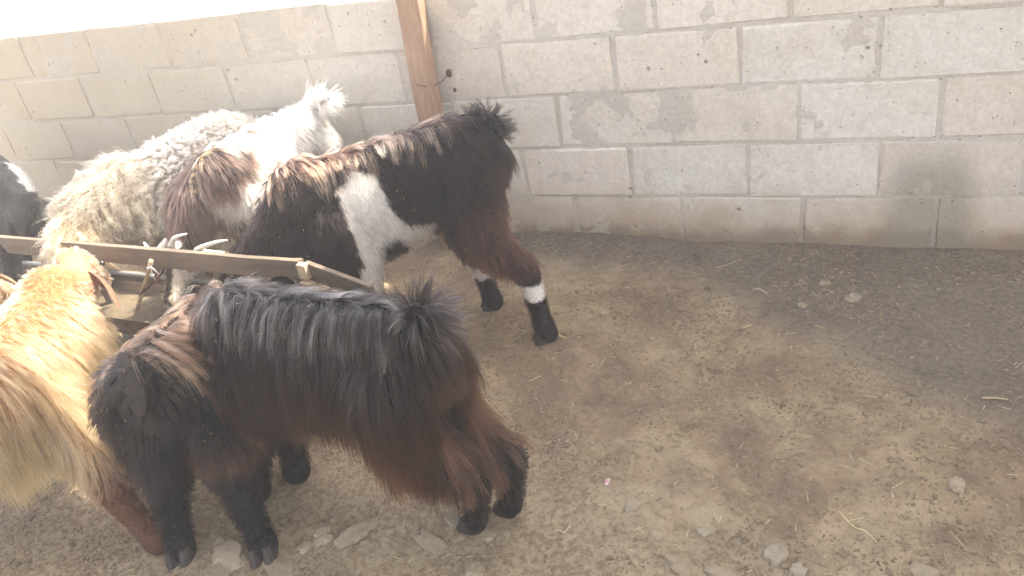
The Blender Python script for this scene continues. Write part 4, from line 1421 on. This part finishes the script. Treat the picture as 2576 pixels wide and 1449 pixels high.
# ---- woolly sheep by the wall
def sheep():
    W = Vector((-1.345, -.555, .590)); Rp = Vector((-1.11, -.275, .670))
    b = Beast((-1.28, -.42, .02))
    hh = body_axis(b, W, Rp, .155, .185)
    s = b.side
    poll = Vector((-1.405, -.845, .405)); muz = Vector((-1.35, -.92, .26))
    b.sweep(W - UP * .12 + hh * .03, (.14, .14, .15), Vector((-1.41, -.73, .455)), (.105, .105, .11), 'neck', 6)
    b.sweep(Vector((-1.41, -.73, .455)), .10, poll, .070, 'neck', 4)
    head_shape(b, poll, muz, .066)
    for sg in (-1, 1):
        for P0 in (W, Rp):
            hip = P0 - UP * .25 + s * sg * .08; ft = Vector((hip.x, hip.y, gz(hip.x, hip.y)))
            leg(b, hip, hip.lerp(ft, .34), hip.lerp(ft, .62), ft, (.09, .06, .034, .026), 'thigh', 'shank')
    b.sweep(Rp - UP * .10 - hh * .10, .06, Rp - hh * .17 - UP * .20, .04, 'tail', 4)
    o = b.build('sheep', .012, lump=.012)
    tag(o, 'woolly grey-cream sheep with curly tan poll, feeding beside the wall', 'sheep')
    def params(rn, P, Nn):
        n = len(P)
        down = np.array([[0, 0, -1.0]]); back = -np.array(hh[:])[None]
        if rn in ('torso', 'tail', 'neck'):
            t = np.clip((P - np.array(Rp[:])) @ np.array(hh[:]) / (W - Rp).length, -.3, 1.6)
            f = np.clip((t - .55) / .3, 0, 1)
            L = .030 + .052 * f
            D = Nn * .0 + rng.normal(0, .6, (n, 3)) * (1 - f)[:, None] + (down * .9 + np.array(hh[:])[None] * .5) * (.25 + .9 * f)[:, None]
            return L, 1.3 - 1.15 * f, .15 + .6 * f, D
        if rn == 'head': return np.full(n, .030), .8, .1, rng.normal(0, .5, (n, 3))
        return np.full(n, .02), .4, .6, np.tile(down, (n, 1))
    def colorf(P, Nn, L):
        n = len(P)
        nz = np.array([mn.noise(Vector(p) * 8) for p in P])[:, None] * .6 + .5
        nz = np.clip(nz, 0, 1)
        nz2 = np.clip(np.array([mn.noise(Vector(p) * 30) for p in P])[:, None] * .8 + .5, 0, 1)
        base = col(.15, .128, .11) * (1 - nz2) + col(.20, .178, .158) * nz2
        tip = col(.125, .116, .110) * (1 - nz) + col(.205, .196, .192) * nz
        t = np.clip((P - np.array(Rp[:])) @ np.array(hh[:]) / (W - Rp).length, -.3, 2)
        k = np.clip((t - .6) / .35, 0, 1)[:, None]
        base = base * (1 - k) + col(.21, .17, .12) * k; tip = tip * (1 - k) + (col(.19, .163, .125) * (1 - nz) + col(.12, .096, .068) * nz) * k
        k = (np.clip(1 - (np.linalg.norm(P - np.array(poll[:]), axis=1) - .10) / .05, 0, 1))[:, None]
        base = base * (1 - k) + col(.30, .19, .10) * k; tip = tip * (1 - k) + col(.52, .37, .23) * k
        return base, tip
    paint_skin(b, colorf, .8); rebase(b)
    groom(b, params, colorf, 6500, 70000, .0005, 10, mat=M_wool, clump=.7, curl=.0045, curl_len=.026, stray=.08, name='fleece')
    ear(b, at(232, 655, z=.37), at(302, 678, z=.33), .026, (0, -.4, 1), (.42, .34, .25))
    ear(b, poll + Vector((-.06, -.01, 0)), poll + Vector((-.13, -.06, -.08)), .03, (0, .3, 1), (.42, .34, .25))
    eyes(b, [(-1.345, -.885, .37), (-1.44, -.92, .37)])
    return b

# ---- sleek black goat, cut by the left edge
def black_edge():
    W = Vector((-1.95, -.63, .60)); Rp = Vector((-2.42, -.36, .60))
    b = Beast((-2.05, -.45, .02))
    hh = body_axis(b, W, Rp, .12, .15)
    s = b.side
    poll = Vector((-1.77, -.79, .46)); muz = Vector((-1.72, -.90, .29))
    b.sweep(W - UP * .07 + hh * .02, (.12, .11, .12), Vector((-1.80, -.70, .50)), (.085, .08, .09), 'neck', 6)
    b.sweep(Vector((-1.80, -.70, .50)), .078, poll, .060, 'neck', 4)
    head_shape(b, poll, muz, .062)
    for sg in (-1, 1):
        for P0 in (W, Rp):
            hip = P0 - UP * .22 + s * sg * .06; ft = Vector((hip.x, hip.y, gz(hip.x, hip.y)))
            leg(b, hip, hip.lerp(ft, .34), hip.lerp(ft, .62), ft, (.085, .055, .034, .026), 'thigh', 'shank')
    o = b.build('goat')
    tag(o, 'sleek black goat cut by the left edge, feeding behind the rail', 'goat')
    def params(rn, P, Nn):
        n = len(P)
        down = np.array([[0, 0, -1.0]]); back = -np.array(hh[:])[None]
        L = .010
        return np.full(n, L), .06, .8, np.tile(down + back * .9, (n, 1))
    def colorf(P, Nn, L):
        n = len(P)
        base = np.tile(col(.004, .004, .0045), (n, 1)); tip = base * 1.3
        q = np.abs((P - np.array(W[:])) @ np.array(s[:]) - .01)
        a0 = np.array(at(-5, 380, Y=-.72)[:]); a1 = np.array(at(88, 470, Y=-.78)[:]); ab = a1 - a0
        vw = norm((a0 - np.array(CAM[:]))[None])[0]
        d = P - a0; d = d - vw * (d @ vw)[:, None]
        ab = ab - vw * (ab @ vw)
        tt = np.clip((d @ ab) / (ab @ ab), 0, 1); dist = np.linalg.norm(d - tt[:, None] * ab, axis=1)
        jn = np.array([mn.noise(Vector(p) * 30) for p in P])
        m = (dist + jn * .012 < .016 + .014 * (tt > .75)) & (P[:, 1] < -.5)
        base[m] = col(.13, .13, .13); tip[m] = col(.30, .30, .30)  # grey streak paints the highlight along the ridge
        m = m & (tt > .72)
        tip[m] = col(.7, .68, .64)
        return base, tip
    paint_skin(b, colorf, 1.0); rebase(b)
    groom(b, params, colorf, 1500, 16000, .0004, 6, mat=M_hair_dark, clump=.5, stray=.05)
    ear(b, poll + Vector((.05, -.02, .01)), poll + Vector((.12, -.07, -.06)), .028, (0, .3, 1), (.02, .018, .018))
    eyes(b, [(-1.70, -.85, .42), (-1.79, -.87, .42)])
    return b

# ---- small brown goat whose ear alone reaches into the frame at the left edge
def edge_kid():
    poll = at(-75, 715, z=.44); W = poll + Vector((-.12, -.22, .10)); Rp = W + Vector((-.10, -.42, 0))
    b = Beast((W.x, W.y, .02))
    hh = body_axis(b, W, Rp, .10, .12)
    s = b.side
    muz = poll + Vector((-.02, .13, -.12))
    b.sweep(W - UP * .09 + hh * .04, (.09, .085, .09), poll, .055, 'neck', 7)
    head_shape(b, poll, muz, .055)
    for sg in (-1, 1):
        for P0 in (W, Rp):
            hip = P0 - UP * .18 + s * sg * .05; ft = Vector((hip.x, hip.y, gz(hip.x, hip.y)))
            leg(b, hip, hip.lerp(ft, .34), hip.lerp(ft, .62), ft, (.07, .048, .03, .022), 'thigh', 'shank')
    o = b.build('goat')
    tag(o, 'brown goat almost wholly outside the left edge, its drooping ear showing below the rail', 'goat')
    cf = lambda P, Nn, L: (np.tile(col(.34, .19, .10), (len(P), 1)), np.tile(col(.46, .29, .17), (len(P), 1)))
    paint_skin(b, cf, 1.0); rebase(b)
    def params(rn, P, Nn):
        n = len(P)
        return np.full(n, .03), .1, .8, np.tile(np.array([[0, -.6, -1.0]]), (n, 1))
    groom(b, params, cf, 700, 7000, .0007, 6, clump=.5)
    ear(b, at(-25, 688, z=.45), at(50, 718, z=.41), .026, (.2, -.5, .8), (.40, .24, .15))
    return b

for f in (black_long, black_behind, golden, patched, white_brown, sheep, black_edge, edge_kid):
    f()
